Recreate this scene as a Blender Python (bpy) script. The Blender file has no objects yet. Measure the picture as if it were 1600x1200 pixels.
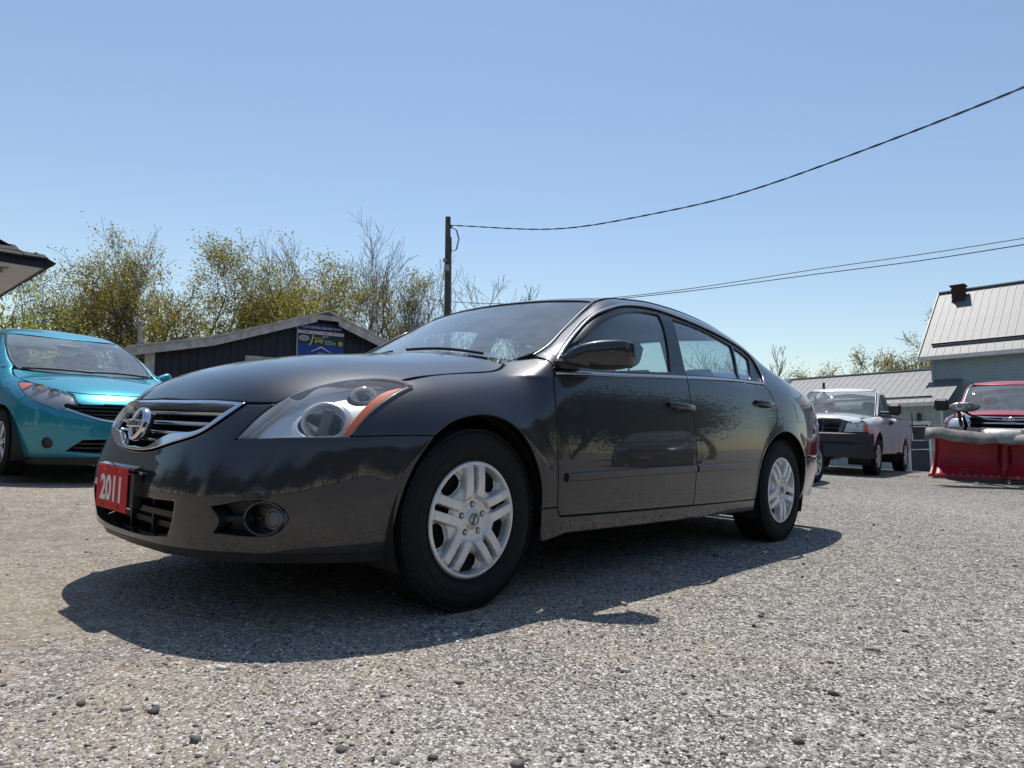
import bpy, math, random
import numpy as np
from mathutils import Vector, Matrix, Quaternion, geometry
random.seed(7)
rng = np.random.default_rng(7)
SC = bpy.context.scene
COL = SC.collection
R = math.radians

# ---------------------------------------------------------------- camera, sky, sun, exposure
YAW, PITCH, ROLL = .7507, .0633, .0358
cf = np.array([math.cos(PITCH)*math.cos(YAW), math.cos(PITCH)*math.sin(YAW), math.sin(PITCH)])
cr = np.cross(cf, [0, 0, 1]); cr /= np.linalg.norm(cr); cu = np.cross(cr, cf)
cr, cu = math.cos(ROLL)*cr+math.sin(ROLL)*cu, -math.sin(ROLL)*cr+math.cos(ROLL)*cu
CAMP = np.array([-1.8317, -2.7252, .6587])
cam = bpy.data.cameras.new('camera'); camo = bpy.data.objects.new('camera', cam); COL.objects.link(camo)
cam.sensor_width = 36.0; cam.sensor_fit = 'HORIZONTAL'; cam.lens = 1110/1600*36.0
cam.clip_start = .05; cam.clip_end = 3000
m = Matrix((cr, cu, -cf)).transposed().to_4x4(); m.translation = Vector(CAMP); camo.matrix_world = m
cam.dof.use_dof = False
SC.camera = camo
SUN = Vector((.265, .295, .918)).normalized()
world = bpy.data.worlds.new('World'); SC.world = world; world.use_nodes = True
wn = world.node_tree; wn.nodes.clear()
sky = wn.nodes.new('ShaderNodeTexSky'); sky.sky_type = 'NISHITA'; sky.sun_disc = False
sky.sun_elevation = math.asin(SUN.z); sky.sun_rotation = math.atan2(SUN.x, SUN.y)
sky.air_density = 1.25; sky.dust_density = .35; sky.ozone_density = 1.6; sky.altitude = 200
bg = wn.nodes.new('ShaderNodeBackground'); bg.inputs[1].default_value = .127
wo = wn.nodes.new('ShaderNodeOutputWorld')
wn.links.new(sky.outputs[0], bg.inputs[0]); wn.links.new(bg.outputs[0], wo.inputs[0])
sl = bpy.data.lights.new('sun', 'SUN'); sl.energy = 4.6; sl.angle = R(.53); sl.color = (1, .955, .88)
so = bpy.data.objects.new('sun', sl); COL.objects.link(so)
so.rotation_euler = SUN.to_track_quat('Z', 'Y').to_euler(); so.location = (10, 10, 30)
SC.view_settings.view_transform = 'Standard'; SC.view_settings.look = 'None'
SC.view_settings.exposure = 0.0; SC.view_settings.gamma = 1; SC.view_settings.use_curve_mapping = False
SC.render.engine = 'CYCLES'
SC.cycles.max_bounces = 10; SC.cycles.transparent_max_bounces = 16; SC.cycles.glossy_bounces = 5
SC.cycles.caustics_reflective = False; SC.cycles.caustics_refractive = False
SC.cycles.sample_clamp_indirect = 6
SC.cycles.use_denoising = True

UPG = Vector((-.001, .048, .999)).normalized()          # true vertical: the lot itself slopes a little
LEAN = Vector((0, 0, 1)).rotation_difference(UPG)

# ---------------------------------------------------------------- object helpers
def tag(o, label=None, cat=None, group=None, kind=None):
    if label: o['label'] = label
    if cat: o['category'] = cat
    if group: o['group'] = group
    if kind: o['kind'] = kind
    return o
def empty(name, loc=(0, 0, 0), rz=0., label=None, cat=None, group=None, lean=False):
    o = bpy.data.objects.new(name, None); COL.objects.link(o); o.empty_display_size = .2
    o.location = loc
    q = Quaternion((0, 0, 1), rz)
    o.rotation_mode = 'QUATERNION'; o.rotation_quaternion = (LEAN @ q) if lean else q
    return tag(o, label, cat, group)
def link(name, me, mat=None, parent=None):
    o = bpy.data.objects.new(name, me); COL.objects.link(o)
    if mat is not None and not me.materials: me.materials.append(mat)
    if parent is not None: o.parent = parent
    return o
def mesh(name, V, Fc, mat=None, parent=None, smooth=False, sharp=None):
    me = bpy.data.meshes.new(name)
    me.from_pydata([tuple(map(float, v)) for v in V], [], [tuple(int(i) for i in f) for f in Fc])
    if smooth:
        me.polygons.foreach_set('use_smooth', [True]*len(me.polygons))
        if sharp: me.set_sharp_from_angle(angle=R(sharp))
    me.update()
    return link(name, me, mat, parent)
def copy_tree(o, parent=None):
    c = o.copy(); COL.objects.link(c)
    if parent is not None: c.parent = parent
    for ch in list(o.children): copy_tree(ch, c)
    return c
class MB:
    "collects pieces into one mesh"
    def __init__(s): s.V = []; s.F = []; s.n = 0
    def add(s, V, Fc):
        V = [tuple(v) for v in V]; s.V += V; s.F += [tuple(i+s.n for i in f) for f in Fc]; s.n += len(V); return s
    def box(s, c, size, M=None, bev=0.):
        hx, hy, hz = [a/2 for a in size]
        if bev <= 0:
            P = [Vector((x*hx, y*hy, z*hz)) for x in (-1, 1) for y in (-1, 1) for z in (-1, 1)]
            Fc = [(0, 1, 3, 2), (4, 6, 7, 5), (0, 4, 5, 1), (2, 3, 7, 6), (0, 2, 6, 4), (1, 5, 7, 3)]
        else:
            b = min(bev, hx*.95, hy*.95, hz*.95); P = []; idx = {}
            for sx in (-1, 1):
                for sy in (-1, 1):
                    for sz in (-1, 1):
                        for ax in range(3):
                            p = [sx*(hx-b), sy*(hy-b), sz*(hz-b)]; p[ax] = (sx*hx, sy*hy, sz*hz)[ax]
                            idx[sx, sy, sz, ax] = len(P); P.append(Vector(p))
            I = lambda sx, sy, sz, ax: idx[sx, sy, sz, ax]
            Fc = []
            for s1 in (-1, 1):
                Fc.append(tuple(I(s1, y, z, 0) for y, z in ((-1, -1), (1, -1), (1, 1), (-1, 1))[::s1]))
                Fc.append(tuple(I(x, s1, z, 1) for x, z in ((-1, -1), (-1, 1), (1, 1), (1, -1))[::s1]))
                Fc.append(tuple(I(x, y, s1, 2) for x, y in ((-1, -1), (1, -1), (1, 1), (-1, 1))[::s1]))
            for a in (-1, 1):
                for b2 in (-1, 1):
                    k = a*b2
                    Fc.append((I(-1, a, b2, 1), I(1, a, b2, 1), I(1, a, b2, 2), I(-1, a, b2, 2))[::k])
                    Fc.append((I(a, -1, b2, 2), I(a, 1, b2, 2), I(a, 1, b2, 0), I(a, -1, b2, 0))[::k])
                    Fc.append((I(a, b2, -1, 0), I(a, b2, 1, 0), I(a, b2, 1, 1), I(a, b2, -1, 1))[::k])
            for sx in (-1, 1):
                for sy in (-1, 1):
                    for sz in (-1, 1):
                        t = (I(sx, sy, sz, 0), I(sx, sy, sz, 1), I(sx, sy, sz, 2)); Fc.append(t[::sx*sy*sz])
        c = Vector(c)
        P = [c + (M @ p if M is not None else p) for p in P]
        return s.add(P, Fc)
    def tube(s, pts, r, n=6, cap=True):
        pts = [Vector(p) for p in pts]; rr = r if hasattr(r, '__len__') else [r]*len(pts)
        up = None; rings = []
        for i, p in enumerate(pts):
            t = (pts[min(i+1, len(pts)-1)]-pts[max(i-1, 0)]).normalized()
            if up is None:
                up = t.orthogonal().normalized()
            else:
                up = (up-t*up.dot(t)); up = up.normalized() if up.length > 1e-6 else t.orthogonal().normalized()
            b = t.cross(up)
            rings.append([p+(up*math.cos(2*math.pi*k/n)+b*math.sin(2*math.pi*k/n))*rr[i] for k in range(n)])
        V = [v for rg in rings for v in rg]; Fc = []
        for i in range(len(pts)-1):
            for k in range(n):
                a, b = i*n+k, i*n+(k+1) % n; Fc.append((a, b, b+n, a+n))
        if cap: Fc += [tuple(range(n))[::-1], tuple(range((len(pts)-1)*n, len(pts)*n))]
        return s.add(V, Fc)
    def lathe(s, prof, n=32, M=None, closed=False):
        "prof: (r, h) about the local Z axis; M places it"
        V = []; Fc = []; k = len(prof)
        for i in range(n):
            a = 2*math.pi*i/n
            for r_, h in prof:
                v = Vector((r_*math.cos(a), r_*math.sin(a), h)); V.append(M @ v if M is not None else v)
        for i in range(n):
            for j in range(k if closed else k-1):
                a = i*k+j; b = i*k+(j+1) % k; c = ((i+1) % n)*k+(j+1) % k; d = ((i+1) % n)*k+j; Fc.append((a, d, c, b))
        return s.add(V, Fc)
    def prism(s, poly, axis, a, b):
        "extrude a 2D polygon along an axis: 0 -> (y,z), 1 -> (x,z), 2 -> (x,y)"
        n = len(poly); f = lambda p, t: ((t, p[0], p[1]), (p[0], t, p[1]), (p[0], p[1], t))[axis]
        area = sum(poly[i][0]*poly[(i+1) % n][1]-poly[(i+1) % n][0]*poly[i][1] for i in range(n))
        flip = (area > 0) ^ (axis == 1)
        V = [f(p, a) for p in poly]+[f(p, b) for p in poly]
        lo, hi = tuple(range(n)), tuple(range(n, 2*n))
        Fc = [lo[::-1], hi]+[(i, (i+1) % n, n+(i+1) % n, n+i) for i in range(n)]
        if not flip: Fc = [f_[::-1] for f_ in Fc]
        if b < a: Fc = [f_[::-1] for f_ in Fc]
        return s.add(V, Fc)
    def sphere(s, c, rad, n=16, k=10, M=None):
        rad = Vector(rad) if hasattr(rad, '__len__') else Vector((rad,)*3); V = []; Fc = []; c = Vector(c)
        for i in range(k+1):
            t = math.pi*i/k
            for j in range(n):
                a = 2*math.pi*j/n
                v = Vector((rad.x*math.sin(t)*math.cos(a), rad.y*math.sin(t)*math.sin(a), rad.z*math.cos(t))); V.append(c+(M @ v if M is not None else v))
        for i in range(k):
            for j in range(n):
                Fc.append((i*n+j, (i+1)*n+j, (i+1)*n+(j+1) % n, i*n+(j+1) % n))
        return s.add(V, Fc)
    def build(s, name, mat=None, parent=None, smooth=False, sharp=40):
        return mesh(name, s.V, s.F, mat, parent, smooth, sharp)
def axm(d, up=(0, 0, 1), loc=(0, 0, 0)):
    "matrix whose Z points along d"
    z = Vector(d).normalized(); x = Vector(up).cross(z)
    if x.length < 1e-5: x = z.orthogonal()
    x.normalize(); y = z.cross(x); M_ = Matrix((x, y, z)).transposed().to_4x4(); M_.translation = Vector(loc); return M_
def text_mesh(name, s, size, M, mat, parent, depth=.001, shear=0., bold=0., sx=1.):
    cu_ = bpy.data.curves.new(name, 'FONT'); cu_.body = s; cu_.size = size; cu_.extrude = depth; cu_.offset = bold
    cu_.align_x = 'CENTER'; cu_.align_y = 'CENTER'; cu_.shear = shear; cu_.resolution_u = 3
    t = bpy.data.objects.new(name, cu_); COL.objects.link(t); bpy.context.view_layer.update()
    me = bpy.data.meshes.new_from_object(t.evaluated_get(bpy.context.evaluated_depsgraph_get()))
    bpy.data.objects.remove(t)
    me.transform(Matrix.Diagonal((sx, 1, 1, 1))); me.transform(M)
    me.materials.clear()
    return link(name, me, mat, parent)

# ---------------------------------------------------------------- materials
def newmat(name):
    m_ = bpy.data.materials.new(name); m_.use_nodes = True; nt = m_.node_tree
    return m_, nt, nt.nodes['Principled BSDF']
def N(nt, typ, **kw):
    n = nt.nodes.new('ShaderNode'+typ)
    for k, v in kw.items():
        if k in n.inputs.keys() if isinstance(k, str) else False: n.inputs[k].default_value = v
        else: setattr(n, k, v)
    return n
def mth(nt, op, a, b=None, clamp=False):
    n = nt.nodes.new('ShaderNodeMath'); n.operation = op; n.use_clamp = clamp
    for i, v in enumerate((a, b)):
        if v is None: continue
        if hasattr(v, 'links'): nt.links.new(v, n.inputs[i])
        else: n.inputs[i].default_value = v
    return n.outputs[0]
def ramp(nt, fac, stops, interp='LINEAR'):
    n = nt.nodes.new('ShaderNodeValToRGB'); cr_ = n.color_ramp; cr_.interpolation = interp
    while len(cr_.elements) < len(stops): cr_.elements.new(.5)
    for e, (p, c) in zip(cr_.elements, stops):
        e.position = p; e.color = (*c, 1) if hasattr(c, '__len__') else (c, c, c, 1)
    nt.links.new(fac, n.inputs[0]); return n.outputs[0]
def mix(nt, fac, a, b, mode='MIX'):
    n = nt.nodes.new('ShaderNodeMix'); n.data_type = 'RGBA'; n.blend_type = mode
    for sock, v in ((n.inputs[0], fac), (n.inputs[6], a), (n.inputs[7], b)):
        if hasattr(v, 'links'): nt.links.new(v, sock)
        elif hasattr(v, '__len__'): sock.default_value = (*v, 1)[:4]
        else: sock.default_value = v
    return n.outputs[2]
def coords(nt, kind='Object', scale=None):
    t = nt.nodes.new('ShaderNodeTexCoord'); o = t.outputs[kind]
    if scale is not None:
        mp = nt.nodes.new('ShaderNodeMapping'); mp.inputs['Scale'].default_value = scale if hasattr(scale, '__len__') else (scale,)*3
        nt.links.new(o, mp.inputs[0]); o = mp.outputs[0]
    return o
def noise(nt, vec, scale, detail=4, rough=.55, out=0):
    n = nt.nodes.new('ShaderNodeTexNoise'); n.inputs['Scale'].default_value = scale; n.inputs['Detail'].default_value = detail
    n.inputs['Roughness'].default_value = rough
    if vec is not None: nt.links.new(vec, n.inputs['Vector'])
    return n.outputs[out]
def voro(nt, vec, scale, feature='F1', out='Distance', rnd=1.):
    n = nt.nodes.new('ShaderNodeTexVoronoi'); n.feature = feature; n.inputs['Scale'].default_value = scale; n.inputs['Randomness'].default_value = rnd
    if vec is not None: nt.links.new(vec, n.inputs['Vector'])
    return n.outputs[out]
def bump(nt, p, h, strength, dist):
    b = nt.nodes.new('ShaderNodeBump'); b.inputs['Strength'].default_value = strength; b.inputs['Distance'].default_value = dist
    nt.links.new(h, b.inputs['Height'])
    prev = p.inputs['Normal'].links[0].from_socket if p.inputs['Normal'].links else None
    if prev is not None: nt.links.new(prev, b.inputs['Normal'])
    nt.links.new(b.outputs[0], p.inputs['Normal']); return b.outputs[0]
def simple(name, col, rough=.5, metal=0., var=.0, vscale=6., bumpy=0., bscale=60., spec=.5, coat=0., coat_r=.05, trans=0., alpha=1.):
    m_, nt, p = newmat(name)
    p.inputs['Roughness'].default_value = rough; p.inputs['Metallic'].default_value = metal
    p.inputs['Specular IOR Level'].default_value = spec
    p.inputs['Coat Weight'].default_value = coat; p.inputs['Coat Roughness'].default_value = coat_r
    c = coords(nt)
    if var > 0:
        nz = noise(nt, c, vscale, 5, .6)
        lo = tuple(max(0, x*(1-var)) for x in col); hi = tuple(min(1, x*(1+var)) for x in col)
        nt.links.new(ramp(nt, nz, [(.3, lo), (.7, hi)]), p.inputs['Base Color'])
        nt.links.new(mth(nt, 'ADD', mth(nt, 'MULTIPLY', noise(nt, c, vscale*3, 3), .25*rough), rough*.87), p.inputs['Roughness'])
    else: p.inputs['Base Color'].default_value = (*col, 1)
    if bumpy > 0: bump(nt, p, noise(nt, c, bscale, 4), bumpy, .01)
    return m_
def paint(name, col, metal=.55, rough=.36, dust=.12, coat_r=.025, flake=.0, dustcol=(.30, .27, .23), spec=.3):
    "car paint: metallic base under clear coat with a film of dust thicker towards the sills"
    m_, nt, p = newmat(name)
    c = coords(nt)
    fl = voro(nt, c, 1400, out='Color')
    sep = nt.nodes.new('ShaderNodeSeparateColor'); nt.links.new(fl, sep.inputs[0])
    lo = tuple(x*.78 for x in col); hi = tuple(min(1, x*1.25) for x in col)
    base = ramp(nt, sep.outputs[0], [(0, lo), (1, hi)])
    geo = nt.nodes.new('ShaderNodeSeparateXYZ'); nt.links.new(c, geo.inputs[0])
    low = ramp(nt, geo.outputs[2], [(.15, 1.), (.75, .25)])
    spots = ramp(nt, noise(nt, c, 5, 8, .7), [(.40, .0), (.75, 1.)])
    dm = mth(nt, 'MULTIPLY', mth(nt, 'MULTIPLY', spots, low), dust*2.2, True)
    col_ = mix(nt, dm, base, dustcol)
    nt.links.new(col_, p.inputs['Base Color'])
    nt.links.new(mth(nt, 'MULTIPLY', mth(nt, 'SUBTRACT', 1., dm, True), metal), p.inputs['Metallic'])
    p.inputs['Roughness'].default_value = rough; p.inputs['Specular IOR Level'].default_value = spec
    p.inputs['Coat Weight'].default_value = 1.; p.inputs['Coat IOR'].default_value = 1.5
    nt.links.new(mth(nt, 'ADD', mth(nt, 'MULTIPLY', dm, .35), coat_r), p.inputs['Coat Roughness'])
    return m_
def glass(name, tint=(.80, .87, .86), body=.0, dirt_glare=.05):
    "thin window pane: clear with fresnel reflection and a thin film: dust, with sky glare put into its bluish colour"
    m_ = bpy.data.materials.new(name); m_.use_nodes = True; nt = m_.node_tree; nt.nodes.clear()
    out = nt.nodes.new('ShaderNodeOutputMaterial')
    tr = nt.nodes.new('ShaderNodeBsdfTransparent'); tr.inputs[0].default_value = (*tint, 1)
    gl = nt.nodes.new('ShaderNodeBsdfGlossy'); gl.inputs['Roughness'].default_value = .0; gl.inputs[0].default_value = (1, 1, 1, 1)
    lw = nt.nodes.new('ShaderNodeLayerWeight'); lw.inputs['Blend'].default_value = .5      # Facing = 1 - |cos|: the same from both sides of a pane
    f2 = mth(nt, 'ADD', mth(nt, 'MULTIPLY', mth(nt, 'POWER', lw.outputs['Facing'], 3.3), .90), .075, True)
    df = nt.nodes.new('ShaderNodeBsdfDiffuse'); df.inputs[0].default_value = (.50, .55, .57, 1)
    m1 = nt.nodes.new('ShaderNodeMixShader'); nt.links.new(f2, m1.inputs[0]); nt.links.new(tr.outputs[0], m1.inputs[1]); nt.links.new(gl.outputs[0], m1.inputs[2])
    m2 = nt.nodes.new('ShaderNodeMixShader')
    c = coords(nt)
    d = mth(nt, 'MULTIPLY', ramp(nt, noise(nt, c, 7, 6, .65), [(.3, .35), (.75, 1.)]), dirt_glare)
    nt.links.new(d, m2.inputs[0]); nt.links.new(m1.outputs[0], m2.inputs[1]); nt.links.new(df.outputs[0], m2.inputs[2])
    nt.links.new(m2.outputs[0], out.inputs[0]); return m_
MAT = {}
MAT['gun'] = paint('gunmetal_paint', (.040, .0415, .046), .66, .36, .012, spec=0.)
MAT['teal'] = paint('teal_paint', (.010, .265, .36), .45, .36, .04)
MAT['white'] = paint('white_paint', (.72, .72, .71), .0, .35, .07)
MAT['red'] = paint('red_paint', (.42, .018, .040), .1, .38, .06)
MAT['blue'] = paint('blue_paint', (.015, .04, .22), .35, .36, .05)
MAT['black_paint'] = paint('black_paint', (.02, .02, .022), .3, .36, .08)
MAT['silver'] = paint('silver_paint', (.42, .43, .44), .6, .4, .06)
MAT['glass'] = glass('window_glass', (.72, .84, .84), dirt_glare=.03)
MAT['screen'] = glass('windscreen_glass', (.80, .90, .89), dirt_glare=.25)  # heavier film: dust plus sky glare painted into it
MAT['tint'] = glass('tinted_glass', (.50, .57, .57), dirt_glare=.03)
MAT['lens'] = glass('lamp_lens', (.97, .98, .98), dirt_glare=.07)
MAT['chrome'] = simple('chrome', (.72, .73, .75), .10, 1., .04, 9)
MAT['satin'] = simple('satin_chrome', (.50, .51, .53), .22, 1., .06, 9)
MAT['alloy'] = simple('silver_wheel_paint', (.74, .735, .73), .36, .45, .10, 12, coat=.3, coat_r=.2)
MAT['plastic'] = simple('black_plastic', (.018, .018, .019), .48, 0, .25, 20, .15, 300)
MAT['gloss'] = simple('gloss_black', (.010, .010, .011), .16, 0, .1, 9)
MAT['dark'] = simple('shade_black', (.006, .006, .006), .8, spec=.2)  # near-black that stands for shade in gaps and openings
MAT['rubber'] = simple('tyre_rubber', (.010, .0098, .0096), .78, 0, .35, 14, .25, 150, spec=.3)
MAT['amber'] = simple('amber_lens', (.85, .15, .004), .4, 0, .15, 60, spec=.2)
MAT['redlens'] = simple('red_lens', (.13, .004, .008), .12, 0, .1, 30, coat=1.)
MAT['reflector'] = simple('lamp_reflector', (.70, .71, .72), .16, 1., .12, 40)
MAT['lampgrey'] = simple('lamp_housing_silver', (.86, .87, .88), .32, .40, .06, 20)
MAT['lampmid'] = simple('lamp_housing_grey', (.30, .31, .32), .3, .5, .15, 20)
MAT['lampdark'] = simple('lamp_dark_grey', (.12, .125, .13), .4, .2, .15, 30)
MAT['cloth'] = simple('seat_cloth', (.085, .085, .088), .9, 0, .2, 40, .3, 400)
MAT['trim'] = simple('interior_trim', (.10, .097, .093), .8, 0, .2, 12)
MAT['headliner'] = simple('headliner', (.32, .31, .29), .9, 0, .1, 12)
MAT['platered'] = simple('plate_red', (.55, .010, .018), .5, 0, .08, 20, spec=.15)
MAT['platewhite'] = simple('plate_white', (.78, .77, .75), .5, 0, .05, 30)
MAT['frame'] = simple('window_frame_black', (.014, .014, .015), .30, 0, .15, 12)
MAT['steel'] = simple('worn_steel', (.30, .29, .28), .45, .8, .25, 14, .2, 60)
MAT['rust'] = simple('rusty_steel', (.14, .085, .055), .75, .3, .4, 14, .3, 60)
MAT['underbody'] = simple('underbody_black', (.012, .012, .012), .8, 0, .3, 9)

# ---------------------------------------------------------------- curved bodywork: one smooth solid per vehicle, panels cut from it
class Spl:
    "natural cubic spline, straight outside its range"
    def __init__(s, pts):
        p = np.array(pts, float); s.x = p[:, 0]; s.y = p[:, 1:] if p.shape[1] > 2 else p[:, 1]; n = len(p)
        h = np.diff(s.x); A = np.eye(n); b = np.zeros((n,)+s.y.shape[1:])
        for i in range(1, n-1):
            A[i, i-1] = h[i-1]; A[i, i] = 2*(h[i-1]+h[i]); A[i, i+1] = h[i]
            b[i] = 6*((s.y[i+1]-s.y[i])/h[i]-(s.y[i]-s.y[i-1])/h[i-1])
        s.m = np.linalg.solve(A, b); s.h = h
        s.s0 = (s.y[1]-s.y[0])/h[0]-h[0]*s.m[1]/6
        s.s1 = (s.y[-1]-s.y[-2])/h[-1]+h[-1]*s.m[-2]/6
    def __call__(s, x):
        x = np.asarray(x, float); i = np.clip(np.searchsorted(s.x, x)-1, 0, len(s.h)-1)
        xc = np.clip(x, s.x[0], s.x[-1]); h = s.h[i]; A = (s.x[i+1]-xc)/h; B = 1-A
        e = (lambda a: a[..., None]) if s.y.ndim > 1 else (lambda a: a)
        y = e(A)*s.y[i]+e(B)*s.y[i+1]+(e(A**3-A)*s.m[i]+e(B**3-B)*s.m[i+1])*e(h*h/6)
        return y+e(np.minimum(x-s.x[0], 0))*s.s0+e(np.maximum(x-s.x[-1], 0))*s.s1
def smax(a, b, k):
    h = np.maximum(k-np.abs(a-b), 0)/k; return np.maximum(a, b)+h*h*k*.25
def smin(a, b, k): return -smax(-a, -b, k)
def sstep(e0, e1, x):
    t = np.clip((x-e0)/(e1-e0), 0, 1); return t*t*(3-2*t)
def catmull(pts, step):
    "smooth curve through points, sampled about every step"
    p = np.array(pts, float); p = p[np.r_[True, np.linalg.norm(np.diff(p, axis=0), axis=1) > 1e-5]]
    if len(p) == 1: return p
    if len(p) == 2:
        n = max(2, int(np.linalg.norm(p[1]-p[0])/step)+1); return p[0]+(p[1]-p[0])*np.linspace(0, 1, n)[:, None]
    d = np.r_[0, np.cumsum(np.linalg.norm(np.diff(p, axis=0), axis=1))]
    n = max(4, int(d[-1]/step)+1); return Spl(np.c_[d, p])(np.linspace(0, d[-1], n))
class Body:
    def __init__(s, **kw):
        d = dict(flare=.010, arches=((0, .32, .37), (2.776, .32, .37)), e0=.25, e1=.65, kf=.16, km=.07, kr=.13, hq=2.,
                 kg=.12, kw2=.05, kb0=.045, kb1=.20, kbx=(2.3, 3.0), xg=3.82, xgs=.0, zc=.88, rcf=1., mid=1.5, tuck=None, crease=None)
        d.update(kw)
        for k, v in d.items(): setattr(s, k, Spl(v) if isinstance(v, list) else v)
    def W(s, x, z):
        w = s.wp(x)-s.sec(z)
        if s.tuck: a, b, c, d, t = s.tuck; w = w-t*sstep(a, b, x)*sstep(d, c, z)
        for cx, cz, r in s.arches:
            w = w+s.flare*np.exp(-((np.hypot(x-cx, z-cz)-r)/.06)**2)*sstep(.26, .5, z)
        return np.maximum(w, .05)
    def low(s, x, a, z):
        W = s.W(x, z); xf = np.minimum(s.xf(z), s.xcf-.1); xr = np.maximum(s.xr(z), s.xcr+.1); q = a/W
        tf = np.maximum(s.xcf-x, 0)/(s.xcf-xf); tr = np.maximum(x-s.xcr, 0)/(xr-s.xcr)
        fs = (np.where(x < s.mid, (tf**s.n+q**s.n)**(1/s.n), (tr**s.nr+q**s.nr)**(1/s.nr))-1)*.9
        e = sstep(s.e0, s.e1, x)
        hood = s.zl(np.minimum(x, s.e1+.05))-s.hc*(a/.75)**s.hq
        if s.crease:                                   # a soft ridge along each side of the bonnet
            c0, c1, amp, wd = s.crease; u_ = (a-(c0+c1*x))/wd
            hood = hood-amp*np.logaddexp(0, u_*2)*.5
        zt = hood*(1-e)+s.zs(x)*e
        return smax(fs, (z-zt)*.95, s.kf-(s.kf-s.km)*sstep(.1, .8, x)+(s.kr-s.km)*sstep(2.4, 3., x))
    def ag(s, x, z):
        d = z-.92; return s.ab(x)-s.t1*d-s.t2*d*d
    def green(s, x, a, z):
        fs = (a-s.ag(x, z))*.92
        zt = s.ztop(x)-s.rc*(s.rcf+(1-s.rcf)*sstep(1.0, 1.75, x))*(a/.6)**2*(1-.5*sstep(2.6, 3.5, x))
        g = smax(fs, (z-zt)*(.98-.1*sstep(2.2, 2.6, x)), s.kg)
        g = smax(g, (s.ws(np.maximum(z, s.zc))+s.kw*a*a-x)*.43, s.kw2)
        return smax(g, (x-s.xg-s.xgs*(1.4-z))*.9, .1)
    def F(s, P):
        x, y, z = P[..., 0], P[..., 1], P[..., 2]; a = np.sqrt(y*y+1e-6)
        return smin(s.low(x, a, z), s.green(x, a, z), s.kb0+(s.kb1-s.kb0)*sstep(*s.kbx, x))
    def grad(s, P, e=1e-3):
        g = np.stack([s.F(P+np.eye(3)[i]*e)-s.F(P-np.eye(3)[i]*e) for i in range(3)], -1)/(2*e)
        return g
    def normal(s, P):
        g = s.grad(P); return g/np.maximum(np.linalg.norm(g, axis=-1, keepdims=True), 1e-9)
    def march(s, O, D, tmax=6.):
        t = np.zeros(len(O)); best = t.copy(); bf = np.full(len(O), 9.)
        for _ in range(46):
            f_ = s.F(O+D*t[:, None]); k = np.abs(f_) < bf; best[k] = t[k]; bf[k] = np.abs(f_)[k]; t = np.clip(t+.78*f_, 0, tmax)
        P = O+D*best[:, None]; bad = bf > .002
        if bad.any(): P[bad] = s.snap(P[bad], 8)          # rays that just miss: the nearest surface
        return P
    def snap(s, P, it=4):
        P = np.array(P, float)
        for _ in range(it):
            g = s.grad(P); P = P-g*(s.F(P)/np.maximum((g*g).sum(-1), .2))[:, None]
        return P
    # parameter planes
    AX = {'N': .1, 'R': 2.6}
    def rays(s, plane, uv):
        u, v = np.asarray(uv, float).T; z0 = np.zeros_like(u)
        if plane == 'S': return np.stack([u, z0-1.6, v], 1), np.stack([z0, z0+1, z0], 1)
        if plane == 'T': return np.stack([u, v, z0+2.4], 1), np.stack([z0, z0, z0-1], 1)
        if plane == 'N':
            th = u/.8; d = np.stack([-np.cos(th), -np.sin(th), z0], 1); return np.stack([z0+s.AX['N'], z0, v], 1)+d*2., -d
        if plane == 'R':
            th = u/.8; d = np.stack([np.cos(th), -np.sin(th), z0], 1); return np.stack([z0+s.AX['R'], z0, v], 1)+d*2.4, -d
        if plane == 'G':
            D = np.array([.45, 0, -.893]); T = np.array([.893, 0, .45])
            return T*v[:, None]+np.array([0, 1, 0])*u[:, None]-D*2.2, np.broadcast_to(D, (len(u), 3))
        if plane == 'F':                                # straight along x, for blunt noses and tails
            return np.stack([z0-2.5, u, v], 1), np.stack([z0+1, z0, z0], 1)
        if plane == 'B':
            return np.stack([z0+7.5, u, v], 1), np.stack([z0-1, z0, z0], 1)
    def uv(s, plane, P):
        P = np.asarray(P, float); x, y, z = P.T
        if plane == 'S': return np.stack([x, z], 1)
        if plane == 'T': return np.stack([x, y], 1)
        if plane == 'N': return np.stack([np.arctan2(-y, s.AX['N']-x)*.8, z], 1)
        if plane == 'R': return np.stack([np.arctan2(-y, x-s.AX['R'])*.8, z], 1)
        if plane == 'G': return np.stack([y, x*.893+z*.45], 1)
        if plane in 'FB': return np.stack([y, z], 1)
    def on(s, plane, uv):
        return s.march(*s.rays(plane, np.array(uv, float)))
def inpoly(P, Q):
    x, y = P.T; c = np.zeros(len(P), bool); a = Q; b = np.roll(Q, -1, 0)
    for (x0, y0), (x1, y1) in zip(a, b):
        if y0 == y1: continue
        c ^= ((y0 > y) != (y1 > y)) & (x < (x1-x0)*(y-y0)/(y1-y0)+x0)
    return c
def segdist(P, Q):
    a = Q; d = np.roll(Q, -1, 0)-Q; L = np.maximum((d*d).sum(1), 1e-12); best = np.full(len(P), 9.)
    for i in range(len(Q)):
        t = np.clip(((P-a[i])@d[i])/L[i], 0, 1); best = np.minimum(best, np.hypot(*(P-a[i]-t[:, None]*d[i]).T))
    return best
def offs(Q, g):
    "move a closed loop inwards by g"
    d = np.roll(Q, -1, 0)-Q; d /= np.maximum(np.linalg.norm(d, axis=1), 1e-9)[:, None]
    n = np.stack([-d[:, 1], d[:, 0]], 1); n2 = np.roll(n, 1, 0); a = n+n2; L = np.maximum((a*a).sum(1), .6)
    ar = ((Q[:, 0]*np.roll(Q[:, 1], -1)-np.roll(Q[:, 0], -1)*Q[:, 1]).sum())
    return Q+a*(2*g/L)[:, None]*(1 if ar > 0 else -1)
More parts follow.
